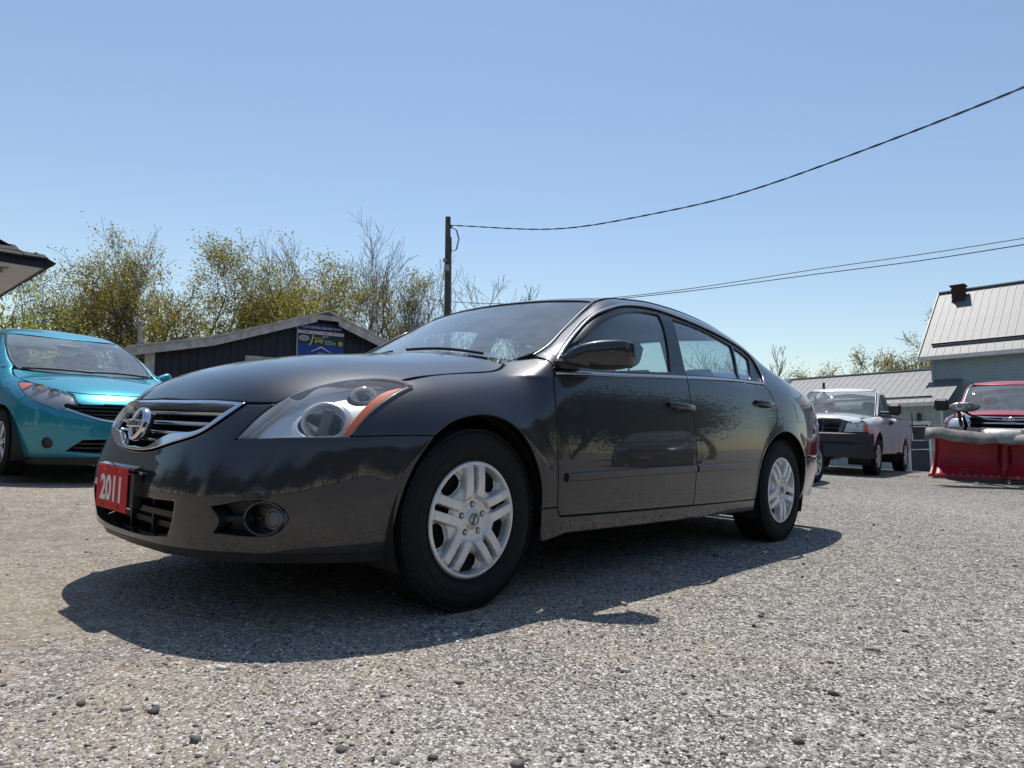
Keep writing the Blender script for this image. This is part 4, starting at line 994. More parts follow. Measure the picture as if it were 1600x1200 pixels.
    for z in (.335, .295):
        ths = np.linspace(-.45, .45, 19); P = B.on('N', np.stack([ths*.8, z+0*ths], 1))+arr((.03, 0, 0)); V = []
        for p in P:
            for d, e in ((0, .008), (0, -.008), (.03, -.008), (.03, .008)): V.append(p+np.array([d, 0, e]))
        mesh('intake_bar', V, [(i*4+j, i*4+(j+1) % 4, i*4+4+(j+1) % 4, i*4+4+j) for i in range(18) for j in range(4)], MAT['plastic'], ib)
    for s in (-1, 1):
        Mf = axm((nf[0], -s*nf[1], 0), (0, 0, 1), (fogc[0], -s*fogc[1], fogc[2]))
        b = MB(); b.lathe([(0, -.012), (.034, -.010), (.036, -.002), (.044, .002), (.052, .0), (.052, -.02)], 28, Mf); b.build('fog_lamp', MAT['gloss'], r_, True, 30)
        hl = empty('headlight'); hl.parent = r_
        q = panel(B, 'headlight_lens', 'N', [hl_out, hl_low, hl_bot], MAT['lens'], None, off=.001, h=.04)[0]
        q2 = panel(B, 'headlight_reflector', 'N', [hl_out, hl_low, hl_bot], MAT['lampmid'], None, off=-.02, gap=.004, flange=0, h=.04)[0]
        b = MB()
        for c, rr in (((-.33, .60, .765), .062), ((-.47, .52, .735), .048)):
            c = B.snap(fl([c]))[0]; n_ = B.normal(c[None])[0]; n_ = np.array([-.85, n_[1], .2]); Mc = axm(n_, (0, 0, 1), c-n_*.012)
            b.lathe([(0, -.03), (rr*.5, -.026), (rr*.85, -.006), (rr, .006), (rr*1.06, -.004)], 28, Mc)
        q3 = b.build('headlight_bowl', MAT['reflector'], None, True, 50)
        am = B.snap(fl([(-.02, .713, .886), (-.10, .668, .884), (-.17, .640, .872), (-.19, .705, .825), (-.13, .733, .845), (-.02, .716, .888)]))
        q4 = panel(B, 'turn_signal', 'N', [am], MAT['amber'], None, off=-.008, gap=0, flange=0, h=.04)[0]
        for o in (q, q2, q3, q4):
            if s == 1: o.data.transform(Matrix.Diagonal((1, -1, 1, 1))); o.data.flip_normals()
            o.parent = hl
        V = []; k = 14; ms = Spl([(0, -.80, .62, .70, 1.0, 1.04), (1, -.86, .63, .74, .985, 1.08), (2, -.94, .64, .78, .98, 1.12), (3, -1.0, .67, .77, 1.0, 1.105), (3.4, -1.02, .70, .75, 1.03, 1.08)])
        for t in np.linspace(0, 3.4, 16):
            y, x0, x1, z0, z1 = ms(t)
            for j in range(k):
                a = 2*math.pi*j/k; V.append(((x0+x1)/2+(x1-x0)/2*abs(math.cos(a))**.6*math.copysign(1, math.cos(a)), -s*y, (z0+z1)/2+(z1-z0)/2*abs(math.sin(a))**.6*math.copysign(1, math.sin(a))))
        mesh('door_mirror', V, [(i*k+j, i*k+(j+1) % k, (i+1)*k+(j+1) % k, (i+1)*k+j) for i in range(15) for j in range(k)]+[tuple(range(k)), tuple(range(15*k, 16*k))], pm, r_, True, 50)
        for x in (0, 2.6):
            wheel_well(r_, x, s*.81, .352, .36, .31)
            make_wheel(r_, x, s*.735, s, 'hatch', .312, .195, spin=.3*x+.2*s)
        b = MB(); p = S((1.36, .88), (1.44, .88)); b.box((1.38, s*(abs(p[0][1])+.012), .88), (.19, .03, .032), None, .012); b.box((2.26, s*(abs(p[0][1])+.010), .93), (.19, .03, .032), None, .012); b.build('door_handle', pm, r_, True)
    for (a, c) in (((.33, .60, 1.0), (.13, .02, 1.0)), ((.14, .10, 1.0), (.31, -.58, 1.0))):
        P = B.snap(np.array([a, [(a[i]+c[i])/2 for i in range(3)], c], float)); P = P+B.normal(P)*.02+arr((.02, 0, .01)); b = MB(); b.tube(catmull(P, .05), .008, 5); b.tube(catmull(P-arr((.0, 0, .012)), .05), .005, 4); b.build('wiper', MAT['plastic'], r_)
    fz = lambda *q: B.on('N', [(t*.8, z) for t, z in q])
    for nm, pl_, sg, of in (('shade_sheet_nose', 'N', [fz((0, .22), (.5, .22), (1.0, .24)), fz((1.0, .24), (1.0, .62)), fz((1.0, .62), (.6, .74), (0, .74))], -.07), ('shade_sheet_bonnet', 'T', [T((-.55, 0), (-.5, -.42)), T((-.5, -.42), (0, -.60), (.30, -.62)), T((.30, -.62), (.08, 0))], -.03)):
        panel(B, nm, pl_, sg, MAT['dark'], r_, off=of, gap=0, flange=0, h=.1, step=.05, rim=.02, close=True)  # black sheets stand for the shade behind grille and panel gaps
    b = MB(); b.box((1.4, 0, .26), (3.4, 1.0, .08)); b.box((1.5, 0, .42), (1.6, 1.36, .30)); b.build('underbody', MAT['underbody'], r_)
    cb = empty('cabin'); cb.parent = r_
    b = MB(); b.box((.62, 0, .90), (.60, 1.34, .14), None, .05); b.build('dashboard', MAT['trim'], cb, True)
    for x, ys in ((1.25, (-.36, .36)), (2.05, (-.36, .36))):
        for y in ys:
            Mr = Matrix.Rotation(.3, 3, 'Y'); b = MB(); b.box((x+.25, y, .88), (.14, .5, .62), Mr, .06); b.box((x+.36, y, 1.26), (.10, .26, .17), Mr, .045); b.box((x, y, .58), (.5, .5, .14), None, .05); b.build('seat', MAT['cloth'], cb, True)
    Ms = axm((.9, 0, .45), (0, 0, 1), (.92, -.36, .98)); b = MB(); b.lathe([(.18+.014*math.cos(a), .014*math.sin(a)) for a in np.linspace(0, 2*math.pi, 9)[:-1]], 28, Ms, True); b.build('steering_wheel', MAT['plastic'], cb, True)
    b = MB(); b.box((1.02, 0, 1.34), (.03, .24, .065), None, .012); b.build('rear_view_mirror', MAT['plastic'], cb)
    return r_
def recolour(root, old, new):
    for o in root.children_recursive:
        if o.type == 'MESH' and o.data.materials and o.data.materials[0] == old:
            o.material_slots[0].link = 'OBJECT'; o.material_slots[0].material = new
hb = hatchback('hatchback_car', 'teal hatchback parked nose-on beside the dark garage at the left', MAT['teal'], (.621, 5.358, .05), 1.598)

# ---------------------------------------------------------------- pickup trucks
PBODY = dict(xf=[(.2, -.86), (.4, -.89), (.7, -.90), (1.0, -.885), (1.13, -.84), (1.21, -.70), (1.35, -.3)],
    xr=[(.3, 4.28), (.8, 4.30), (1.3, 4.30)],
    sec=[(.2, .09), (.35, .045), (.5, .02), (.65, .008), (.8, .0), (.95, .006), (1.1, .022), (1.25, .05), (1.4, .10)],
    wp=[(-.9, .955), (-.4, .985), (0., .99), (2., .99), (4.3, .97)],
    zl=[(-.95, 1.065), (-.75, 1.145), (-.4, 1.195), (0., 1.225), (.4, 1.25), (.7, 1.26)],
    zs=[(0., 1.12), (.6, 1.16), (2.2, 1.20), (2.4, 1.22), (4.3, 1.25)],
    ztop=[(.7, 1.70), (1.1, 1.80), (1.5, 1.845), (1.9, 1.85), (2.3, 1.82)],
    ab=[(0., .91), (1., .92), (2.3, .90)],
    ws=[(1.0, .22), (1.15, .42), (1.4, .72), (1.65, 1.02), (1.85, 1.30)],
    hc=.06, hq=2.5, rc=.035, t1=.10, t2=.13, kw=.22, n=6., nr=7., xcf=.2, xcr=3.9, arches=((0, .39, .46), (3.2, .39, .46)), flare=.02,
    xg=2.12, xgs=.12, kb0=.03, kb1=.03, kbx=(9., 10.), mid=2., zc=1.0, kg=.11, kf=.13, km=.05, kr=.05, e0=.35, e1=.7)
def cb0(par):
    return par
def pickup(name, label, pm, loc, rz, style):
    B = Body(**PBODY); r_ = empty(name, loc, rz, label, 'pickup truck')
    S = lambda *p: B.on('S', p); T = lambda *p: B.on('T', p); Fp = lambda *p: B.on('F', p)
    aF = [(.46*math.cos(a), .40+.46*math.sin(a)) for a in np.linspace(-.25, math.pi+.25, 17)]; aR = [(3.2+x, z) for x, z in aF]
    zb = .82 if style == 'work' else .74            # top of the bumper
    nose = S((-.62, 1.10), (-.66, 1.0), (-.67, zb+.02))
    fc = S((.62, 1.19), (.60, 1.0), (.56, .6), (.55, .42)); mc = S((1.66, 1.20), (1.66, .9), (1.66, .43)); bc = S((2.20, 1.20), (2.20, .8), (2.20, .43))
    panel(B, 'fender', 'S', [T((.50, -.80), (.1, -.80), (-.3, -.79), (-.68, -.77)), np.concatenate([T((-.68, -.77)), nose[1:]]), S((-.67, zb+.02), (-.52, .62)), S(*aF[::-1][1:-1]), S((.46, .42), (.55, .42)), fc[::-1], np.concatenate([S((.62, 1.19)), T((.50, -.80))])], pm, r_, both=True, h=.07)
    panel(B, 'front_door', 'S', [fc, S((.55, .42), (1.66, .42)), mc[::-1], S((1.66, 1.20), (.62, 1.19))], pm, r_, both=True, h=.08)
    panel(B, 'rear_door', 'S', [mc, S((1.66, .42), (2.18, .42)), S((2.18, .42), (2.18, 1.20)), S((2.18, 1.20), (1.66, 1.20))], pm, r_, both=True, h=.08)
    panel(B, 'bed_side', 'S', [bc+arr((.02, 0, 0)), S((2.22, .45), (2.72, .45)), S(*aR[1:-1][::-1]), S((3.68, .42), (4.22, .45)), S((4.22, .45), (4.24, 1.21)), S((4.24, 1.21), (3., 1.19), (2.22, 1.18))], pm, r_, both=True, h=.09)
    wsr = B.snap(arr((.62, -.80, 1.19), (.80, -.775, 1.32), (1.0, -.74, 1.47), (1.15, -.71, 1.59), (1.25, -.69, 1.67)))
    arc = S((.68, 1.22), (.85, 1.37), (1.08, 1.55), (1.28, 1.655), (1.5, 1.69), (1.9, 1.69), (2.06, 1.66), (2.10, 1.4), (2.12, 1.22))
    dt = T((1.27, -.64), (1.7, -.64), (2.0, -.62))
    panel(B, 'cab_frame', 'S', [np.concatenate([S((.62, 1.19)), wsr[1:]]), np.concatenate([wsr[-1:], dt[:1]]), dt, S((2.02, 1.76), (2.17, 1.5), (2.18, 1.20)), np.concatenate([S((2.18, 1.20)), arc[-1:]]), arc[::-1], np.concatenate([arc[:1], S((.62, 1.19))])], pm, r_, both=True, h=.06)
    g1 = [S((.80, 1.245), (.98, 1.43), (1.16, 1.56), (1.33, 1.635), (1.50, 1.66)), S((1.50, 1.66), (1.62, 1.24)), S((1.62, 1.24), (.80, 1.245))]
    g2 = [S((1.62, 1.665), (1.9, 1.665), (2.02, 1.64)), S((2.02, 1.64), (2.07, 1.25)), S((2.07, 1.25), (1.72, 1.25)), S((1.72, 1.25), (1.62, 1.665))]
    panel(B, 'window_frame', 'S', [arc, S((2.12, 1.22), (.68, 1.22))], MAT['frame'], r_, both=True, off=-.006, gap=0, holes=[g1, g2], h=.1)
    for nm, q in (('front_door_window', g1), ('rear_door_window', g2)): panel(B, nm, 'S', q, MAT['glass'], r_, both=True, off=-.014, gap=-.005, flange=0, h=.12)
    panel(B, 'bonnet', 'T', [T((-.80, 0), (-.79, -.4), (-.74, -.75)), T((-.72, -.765), (-.3, -.785), (.1, -.795), (.50, -.795)), T((.50, -.795), (.42, -.5), (.36, 0))], pm, r_, close=True, h=.06, flange=.03)
    panel(B, 'windscreen', 'G', [T((.44, 0), (.48, -.4), (.60, -.77)), wsr*arr((1, .985, 1)), B.snap(arr((1.25, -.68, 1.67), (1.17, -.35, 1.70), (1.15, 0, 1.71)))], MAT['screen'], r_, close=True, h=.1, off=-.003, flange=.005)
    ribbon(B, 'windscreen_seal', wsr, .03, .005, MAT['frame'], r_)
    panel(B, 'roof', 'T', [T((1.16, 0), (1.18, -.35), (1.27, -.635)), dt, T((2.0, -.62), (2.03, 0))], pm, r_, close=True, h=.08)
    bw = [B.on('B', [(0, 1.66), (-.50, 1.64)]), B.on('B', [(-.50, 1.64), (-.56, 1.36)]), B.on('B', [(-.56, 1.36), (0, 1.36)])]
    bwh = bw+[mir(q) for q in bw[::-1]]
    panel(B, 'cab_back', 'B', [B.on('B', [(0, 1.22), (-.80, 1.22)]), B.on('B', [(-.80, 1.22), (-.68, 1.68)]), B.on('B', [(-.68, 1.68), (0, 1.76)])], pm, r_, close=True, h=.12, holes=[bwh])
    panel(B, 'rear_window', 'B', bw, MAT['tint'], r_, close=True, h=.12, off=-.01, gap=-.004, flange=0)
    b = MB(); b.box((2.02, 0, 1.0), (.05, 1.66, .6)); b.build('cab_lining', MAT['trim'], cb0(r_))
    b = MB(); b.box((3.2, 0, .75), (2.1, 1.5, .5)); b.box((4.25, 0, .85), (.06, 1.86, .72), None, .02); b.build('bed_box', pm, r_)
    b = MB(); b.box((4.42, 0, .58), (.18, 1.8, .18), None, .03); b.build('rear_bumper', MAT['satin'], r_)
    for s in (-1, 1):
        b = MB(); b.box((4.285, s*.86, .98), (.02, .16, .36), None, .008); b.build('tail_lamp', MAT['redlens'], r_)
        b = MB(); b.box((1.25, s*1.035, 1.08), (.17, .03, .04), None, .012); b.box((1.25, s*1.0, 1.08), (.20, .03, .10), None, .012); b.build('door_handle', MAT['plastic'], r_, True)
        b = MB(); b.box((.80, s*1.135, 1.345), (.13, .24, .235), None, .045); b.box((.78, s*.97, 1.28), (.05, .22, .05), None, .015); b.build('door_mirror', MAT['plastic'], r_, True)
        for x in (0, 3.2):
            wheel_well(r_, x, s*.93, .455, .42, .39)
            make_wheel(r_, x, s*.86, s, 'truck', .378, .25, spin=.4*x)
    b = MB(); b.box((1.7, 0, .42), (5.0, .95, .12)); b.box((1.2, 0, .52), (1.9, 1.72, .16)); b.box((-.3, 0, .55), (.9, 1.0, .3)); b.build('underbody', MAT['underbody'], r_)
    panel(B, 'shade_sheet_nose', 'F', [Fp((0, .55), (-.85, .55)), Fp((-.85, .55), (-.85, 1.02)), Fp((-.85, 1.02), (0, 1.05))], MAT['dark'], r_, off=-.10, gap=0, flange=0, h=.2, close=True)  # black sheet stands for the shade behind the nose
    cb = empty('cabin'); cb.parent = r_
    b = MB(); b.box((.85, 0, 1.10), (.5, 1.6, .16), None, .05); b.build('dashboard', MAT['trim'], cb, True)
    for y in (-.42, .42):
        b = MB(); b.box((1.85, y, 1.10), (.15, .55, .62), Matrix.Rotation(.2, 3, 'Y'), .06); b.box((1.93, y, 1.48), (.10, .26, .18), Matrix.Rotation(.2, 3, 'Y'), .045); b.build('seat', MAT['cloth'], cb, True)
    Ms = axm((.9, 0, .5), (0, 0, 1), (1.15, -.42, 1.2)); b = MB(); b.lathe([(.19+.014*math.cos(a), .014*math.sin(a)) for a in np.linspace(0, 2*math.pi, 9)[:-1]], 28, Ms, True); b.build('steering_wheel', MAT['plastic'], cb, True)
    b = MB()
    P = B.snap(arr((.54, -.60, 1.2), (.50, -.2, 1.2), (.48, .1, 1.2))); P = P+B.normal(P)*.015; b.tube(catmull(P, .06), .010, 5); P = B.snap(arr((.50, .1, 1.2), (.52, .4, 1.2), (.56, .68, 1.2))); P = P+B.normal(P)*.015; b.tube(catmull(P, .06), .010, 5); b.build('wiper', MAT['plastic'], r_)
    front = lambda y, z, o=0.: (lambda p: (p[0]-o, p[1], p[2]))(B.on('F', [(y, z)])[0])
    def slab(nm, poly, dep, mat, out=.012, par=None, close_=False):
        "a plate following the nose: poly in (y, z) is pushed out by `out` and back by dep"
        P = np.array([front(y, z, out) for y, z in poly]); Q = P+arr((dep, 0, 0)); k = len(P)
        return mesh(nm, np.concatenate([P, Q]), [tuple(range(k)), tuple(range(k, 2*k))[::-1]]+[(i, (i+1) % k, k+(i+1) % k, k+i) for i in range(k)], mat, par or r_)
    if style == 'work':
        panel(B, 'nose_panel', 'F', [Fp((0, 1.100), (-.5, 1.095), (-.80, 1.085)), Fp((-.80, 1.085), (-.80, 1.065), (-.5, 1.075), (0, 1.080))], pm, r_, close=True, h=.04, gap=0)
        gr = empty('grille'); gr.parent = r_
        slab('grille_shell', [(-.58, 1.080), (-.50, .845), (-.44, .765), (.44, .765), (.50, .845), (.58, 1.080)], .06, MAT['lampdark'], .0, gr)
        for zc_ in (1.03, .945, .865):
            for y0, y1 in ((-.46, -.17), (-.13, .13), (.17, .46)):
                k_ = 1-(1.045-zc_)*.35; slab('grille_opening_shade', [(y0*k_, zc_+.028), (y0*k_, zc_-.028), (y1*k_, zc_-.028), (y1*k_, zc_+.028)], .02, MAT['dark'], .005, gr)  # black plates on the shell, painted shade instead of holes
        b = MB(); b.lathe([(0, .01), (.05, .008), (.055, 0)], 24, axm((-1, 0, 0), (0, 0, 1), front(0, .945, .012)) @ Matrix.Diagonal((2.0, 1, 1, 1))); b.build('badge', MAT['blue'], gr, True)
        for s in (-1, 1):
            hl = empty('headlight'); hl.parent = r_
            q = [Fp((-.60, 1.070), (-.80, 1.060), (-.925, 1.040)), Fp((-.925, 1.040), (-.955, .905), (-.955, .845)), Fp((-.955, .845), (-.75, .835), (-.52, .830)), Fp((-.52, .830), (-.60, 1.070))]
            os_ = [panel(B, 'headlight_lens', 'F', q, MAT['lens'], None, off=.002, h=.06)[0], panel(B, 'headlight_reflector', 'F', q, MAT['lampgrey'], None, off=-.03, gap=.004, flange=0, h=.06)[0]]
            b = MB(); c = B.on('F', [(-.70, .945)])[0]; b.lathe([(0, -.03), (.05, -.02), (.075, .0), (.08, -.01)], 24, axm((-1, 0, 0), (0, 0, 1), c+np.array((.012, 0, 0)))); os_.append(b.build('headlight_bowl', MAT['reflector'], None, True))
            os_.append(panel(B, 'turn_signal', 'F', [Fp((-.865, 1.040), (-.92, 1.030)), Fp((-.92, 1.030), (-.945, .905), (-.945, .860)), Fp((-.945, .860), (-.875, .855)), Fp((-.875, .855), (-.865, 1.040))], MAT['amber'], None, off=-.006, gap=0, flange=0, h=.05)[0])
            for o in os_:
                if s == 1: o.data.transform(Matrix.Diagonal((1, -1, 1, 1))); o.data.flip_normals()
                o.parent = hl
        def bump_(nm, z0, z1, out, mat):
            ys = np.linspace(-1, 1, 31); V = []; prof = ((0, z0+.02), (-out*.7, z0), (-out, z0+.03), (-out, z1-.02), (-out*.8, z1), (.05, z1))
            for y in ys:
                p = front(y*.985, .62); c_ = (abs(y)**7)*.42
                for d, z in prof: V.append((max(p[0], -.93)*0-.90+c_+d*(1-.3*abs(y)**6), y*(1.0 if d < 0 else .97), z))
            k = len(prof); return mesh(nm, V, [(i*k+j, i*k+(j+1) % k, (i+1)*k+(j+1) % k, (i+1)*k+j) for i in range(30) for j in range(k)]+[tuple(range(k)), tuple(range(30*k, 31*k))], mat, r_, True, 35)
        bump_('front_bumper', .62, .815, .10, MAT['lampdark2']); bump_('front_valance', .34, .615, .06, MAT['lampdark2'])
        b = MB(); b.box((-.965, 0, .52), (.02, .36, .06), None, .006); b.build('bumper_slot_shade', MAT['dark'], r_)  # black box on the valance, painted shade instead of a slot
        b = MB()
        for s in (-1, 1): b.box((.36, s*1.012, 1.04), (.12, .006, .05), None, .002)
        b.build('fender_badge', MAT['lampdark'], r_)
    else:
        gr = empty('grille'); gr.parent = r_
        slab('grille_shell', [(-.60, 1.100), (-.56, .845), (.56, .845), (.60, 1.100)], .05, MAT['dark'], -.005, gr)
        for poly in ([(-.62, 1.110), (-.61, 1.055), (.61, 1.055), (.62, 1.110)], [(-.62, 1.065), (-.54, .845), (-.50, .845), (-.56, 1.065)], [(.56, 1.065), (.50, .845), (.54, .845), (.62, 1.065)], [(-.56, .875), (-.56, .835), (.56, .835), (.56, .875)], [(-.58, .970), (-.57, .950), (.57, .950), (.58, .970)]):
            slab('grille_bar', poly, .05, MAT['chrome'], .022, gr)
        slab('badge', [(-.085, 1.065), (-.085, .945), (.085, .945), (.085, 1.065)], .04, MAT['satin'], .045, gr)
        c = Vector(front(0, 1.01, .05)); b = MB()
        for s in (-1, 1):
            pts = [c+Vector((-.004, s*y, z)) for y, z in ((.008, .038), (.035, .045), (.058, .020), (.050, -.012), (.030, -.010))]; b.tube(pts, [.012, .013, .012, .009, .005], 6)
        b.prism([(-.022, .04), (.022, .04), (.014, -.045), (-.014, -.045)], 0, c.x-.012, c.x+.004); b.build('badge_emblem', MAT['chrome'], gr, True)
        for s in (-1, 1):
            hl = empty('headlight'); hl.parent = r_
            q = [Fp((-.66, 1.075), (-.80, 1.065), (-.93, 1.040)), Fp((-.93, 1.040), (-.955, .895)), Fp((-.955, .895), (-.62, .885)), Fp((-.62, .885), (-.66, 1.075))]
            os_ = [panel(B, 'headlight_lens', 'F', q, MAT['lens'], None, off=.002, h=.06)[0], panel(B, 'headlight_reflector', 'F', q, MAT['lampgrey'], None, off=-.03, gap=.004, flange=0, h=.06)[0]]
            for o in os_:
                if s == 1: o.data.transform(Matrix.Diagonal((1, -1, 1, 1))); o.data.flip_normals()
                o.parent = hl
        panel(B, 'nose_panel', 'F', [Fp((0, .79), (-.90, .83)), Fp((-.90, .83), (-.93, .72)), Fp((-.93, .72), (0, .72))], pm, r_, close=True, h=.08, gap=0)
        b = MB(); b.box((-.95, 0, .62), (.22, 1.86, .20), None, .05); b.build('front_bumper', MAT['chrome'], r_, True)
        b = MB(); b.lathe([(.0, .11), (.05, .10), (.07, .06), (.075, 0)], 20, Matrix.Translation((1.55, -.30, 1.845))); b.build('beacon', MAT['amber'], r_, True)
    return r_
MAT['lampdark2'] = simple('dark_bumper_plastic', (.028, .030, .036), .5, 0, .15, 12, .1, 200)
white = pickup('pickup_truck', 'white pickup truck with a dark bumper and grille, parked before the grey wing', MAT['white'], (13.46, 2.56, .0), .096, 'work')
redt = pickup('pickup_truck', 'red pickup truck carrying a snow plough, at the right edge', MAT['red'], (14.15, -.52, .05), .10, 'plow'); redt.scale = (1.06, 1.06, 1.06)
# snow plough: two hinged curved blades, rubber flaps, lamps and the push frame
pg = empty('snow_plough', (14.15, -.52, .05), .10, 'red V-blade snow plough with a grey rubber flap, mounted on the red truck', 'snow plough')
def plough_mat():
    m_, nt, p = newmat('plough_red'); c = coords(nt); n1 = noise(nt, c, 5, 7, .7); st = noise(nt, coords(nt, 'Object', (3, 1.2, 26)), 2.5, 5, .65)
    col = ramp(nt, noise(nt, c, 2, 4), [(.3, (.30, .010, .018)), (.7, (.46, .022, .034))])
    scr = ramp(nt, mth(nt, 'MULTIPLY', n1, mth(nt, 'MULTIPLY', st, 2.)), [(.62, 0.), (.72, 1.)])
    nt.links.new(mix(nt, scr, col, (.16, .10, .085)), p.inputs['Base Color']); p.inputs['Roughness'].default_value = .42; return m_
MAT['plough'] = plough_mat()
MAT['flap'] = simple('rubber_flap', (.20, .19, .175), .62, 0, .45, 5, .1, 60)
for s in (-1, 1):
    n = 10; V = []; L = 1.30; hinge = Vector((-2.30, s*.02, .0)); ftip = Vector((-2.66, s*1.02, .0)); tip = hinge.lerp(ftip, .90)
    sec = [(-.20, .09), (-.10, .15), (-.01, .25), (.045, .38), (.055, .50), (.035, .61), (-.02, .71), (-.10, .79)]
    for i in range(n+1):
        t = i/n; c = hinge.lerp(tip, t); hs = 1+.10*t
        for dx, z in sec: V.append((c.x+dx*(1+.35*t), c.y, .0+z*hs))
    k = len(sec); fr = [(i*k+j, i*k+j+1, (i+1)*k+j+1, (i+1)*k+j) for i in range(n) for j in range(k-1)]
    o = mesh('blade', V, fr, MAT['plough'], pg, True, 60); md = o.modifiers.new('thick', 'SOLIDIFY'); md.thickness = .02
    b = MB()
    for t in (.04, .36, .68, .97):
        c = hinge.lerp(tip, t); b.prism([(c.x+.07, .12), (c.x+.12, .40), (c.x+.02, .78), (c.x+.20, .45), (c.x+.16, .12)], 1, c.y-.012, c.y+.012)
    b.build('blade_rib', MAT['plough'], pg)
    V = []; fl_ = [(-.20, .09), (-.10, .15), (-.01, .25), (.045, .38), (.055, .50), (.035, .61), (-.02, .71), (-.10, .79)]
    for dx, z in fl_: V += [(tip.x+dx*1.35, tip.y, z*1.1), (tip.x+dx*1.35-.02-.06*max(0, (.5-z)/.5), tip.y+s*(.015+.07*max(0, (.45-z)/.45)), z*1.1-.01)]
    o = mesh('blade_end', V, [(2*i, 2*i+1, 2*i+3, 2*i+2) for i in range(7)], MAT['plough'], pg, True, 60); md = o.modifiers.new('thick', 'SOLIDIFY'); md.thickness = .015
    for i in range(9):
        c = hinge.lerp(tip, .06+.11*i); MB().lathe([(0, .014), (.012, .012), (.016, 0)], 6, axm((-1, 0, .4), (0, 0, 1), (c.x-.17*(1+.35*(.06+.11*i)), c.y, .135))).build('bolt', MAT['steel'], pg)
    b = MB(); a0, a1 = hinge, tip; M_ = axm((a1-a0), (0, 0, 1)).to_3x3(); mid_ = (a0+a1)/2; b.box((mid_.x-.235, mid_.y, .075), (.15, .016, (a1-a0).length+.04), M_, 0); b.build('cutting_edge', MAT['rust'], pg)
    V = []
    for i in range(n+1):
        t = i/n; c = hinge.lerp(ftip, t); w = .012*math.sin(9*t+s)+.01*math.sin(17*t)
        for dx, z in ((-.075, .775), (-.14, .80), (-.22, .80+w), (-.30, .765+w), (-.345, .70+w), (-.36, .63+w*1.6)): V.append((c.x+dx*(1+.25*t)+.02, c.y, z*(1+.09*t)))
    k = 6; o = mesh('rubber_flap', V, [(i*k+j, i*k+j+1, (i+1)*k+j+1, (i+1)*k+j) for i in range(n) for j in range(k-1)], MAT['flap'], pg, True, 60); md = o.modifiers.new('thick', 'SOLIDIFY'); md.thickness = .012
    for t0, t1 in ((.22, .46), (.52, .74), (.80, .97)):
        a0, a1 = hinge.lerp(ftip, t0), hinge.lerp(ftip, t1); mid_ = (a0+a1)/2; M_ = axm((a1-a0), (0, 0, 1)).to_3x3(); b = MB(); b.box((mid_.x-.13, mid_.y, .825+.05*(t0+t1)/2), (.045, .10, (a1-a0).length), M_, .004); b.build('flap_clamp', MAT['steel'], pg)
    # lamp pod
    b = MB(); M_ = Matrix.Rotation(0, 3, 'Z'); b.sphere((-1.42, s*.62, 1.28), (.10, .235, .088), 24, 12); b.build('lamp_housing', MAT['plastic'], pg, True)
    b = MB(); b.sphere((-1.47, s*.62, 1.283), (.062, .222, .078), 24, 12); b.build('lamp_face', MAT['lampmid'], pg, True)
    for yy, rr in ((-.09, .058), (.06, .064)):
        b = MB(); b.lathe([(0, -.012), (rr*.6, -.006), (rr*.95, .006), (rr, .0)], 20, axm((-1, 0, .05), (0, 0, 1), (-1.528, s*.62+yy, 1.285))); b.build('lamp_reflector', MAT['lampdark'] if yy < 0 else MAT['reflector'], pg, True)
    b = MB(); b.tube([(-1.40, s*.62, 1.20), (-1.46, s*.50, 1.12), (-1.50, s*.28, 1.06), (-1.50, 0, 1.04)], .022, 6); b.tube([(-1.42, s*.70, 1.20), (-1.40, s*.66, .92), (-1.42, s*.52, .55)], .03, 6); b.build('lamp_arm', MAT['plastic'], pg)
    b = MB(); b.tube([(-1.15, s*.42, .42), (-1.8, s*.25, .38), (-2.22, s*.04, .30)], .05, 6); b.tube([(-1.5, s*.35, .62), (-2.1, s*.55, .45)], .035, 6); b.build('push_arm', MAT['plastic'], pg)
    b = MB(); b.tube([(-2.62, s*1.25, .78), (-2.64, s*1.26, 1.12)], .008, 5); b.build('blade_guide', MAT['plastic'], pg)
V = []
for i in range(7):
    y = -.30+.60*i/6
    for dx, z in ((-2.36, .85), (-2.47, .865), (-2.60, .82), (-2.645, .70), (-2.65, .63)): V.append((dx+.10*abs(y)-.02, y, z+.02))
o = mesh('centre_flap', V, [(i*5+j, i*5+j+1, (i+1)*5+j+1, (i+1)*5+j) for i in range(6) for j in range(4)], MAT['steel'], pg, True, 60); md = o.modifiers.new('thick', 'SOLIDIFY'); md.thickness = .014
b = MB(); b.box((-2.30, 0, .42), (.09, .11, .62), None, .02)
for z in (.2, .42, .64): b.lathe([(.06, -.03), (.06, .03)], 14, Matrix.Translation((-2.31, 0, z)))
b.build('hinge', MAT['plough'], pg)
b = MB(); b.box((-1.42, 0, .50), (.12, 1.1, .10), None, .01); b.box((-1.46, 0, .72), (.08, .36, .40), None, .02); b.tube([(-1.46, 0, .86), (-1.95, 0, .62)], .035, 8); b.build('plough_frame', MAT['plastic'], pg)

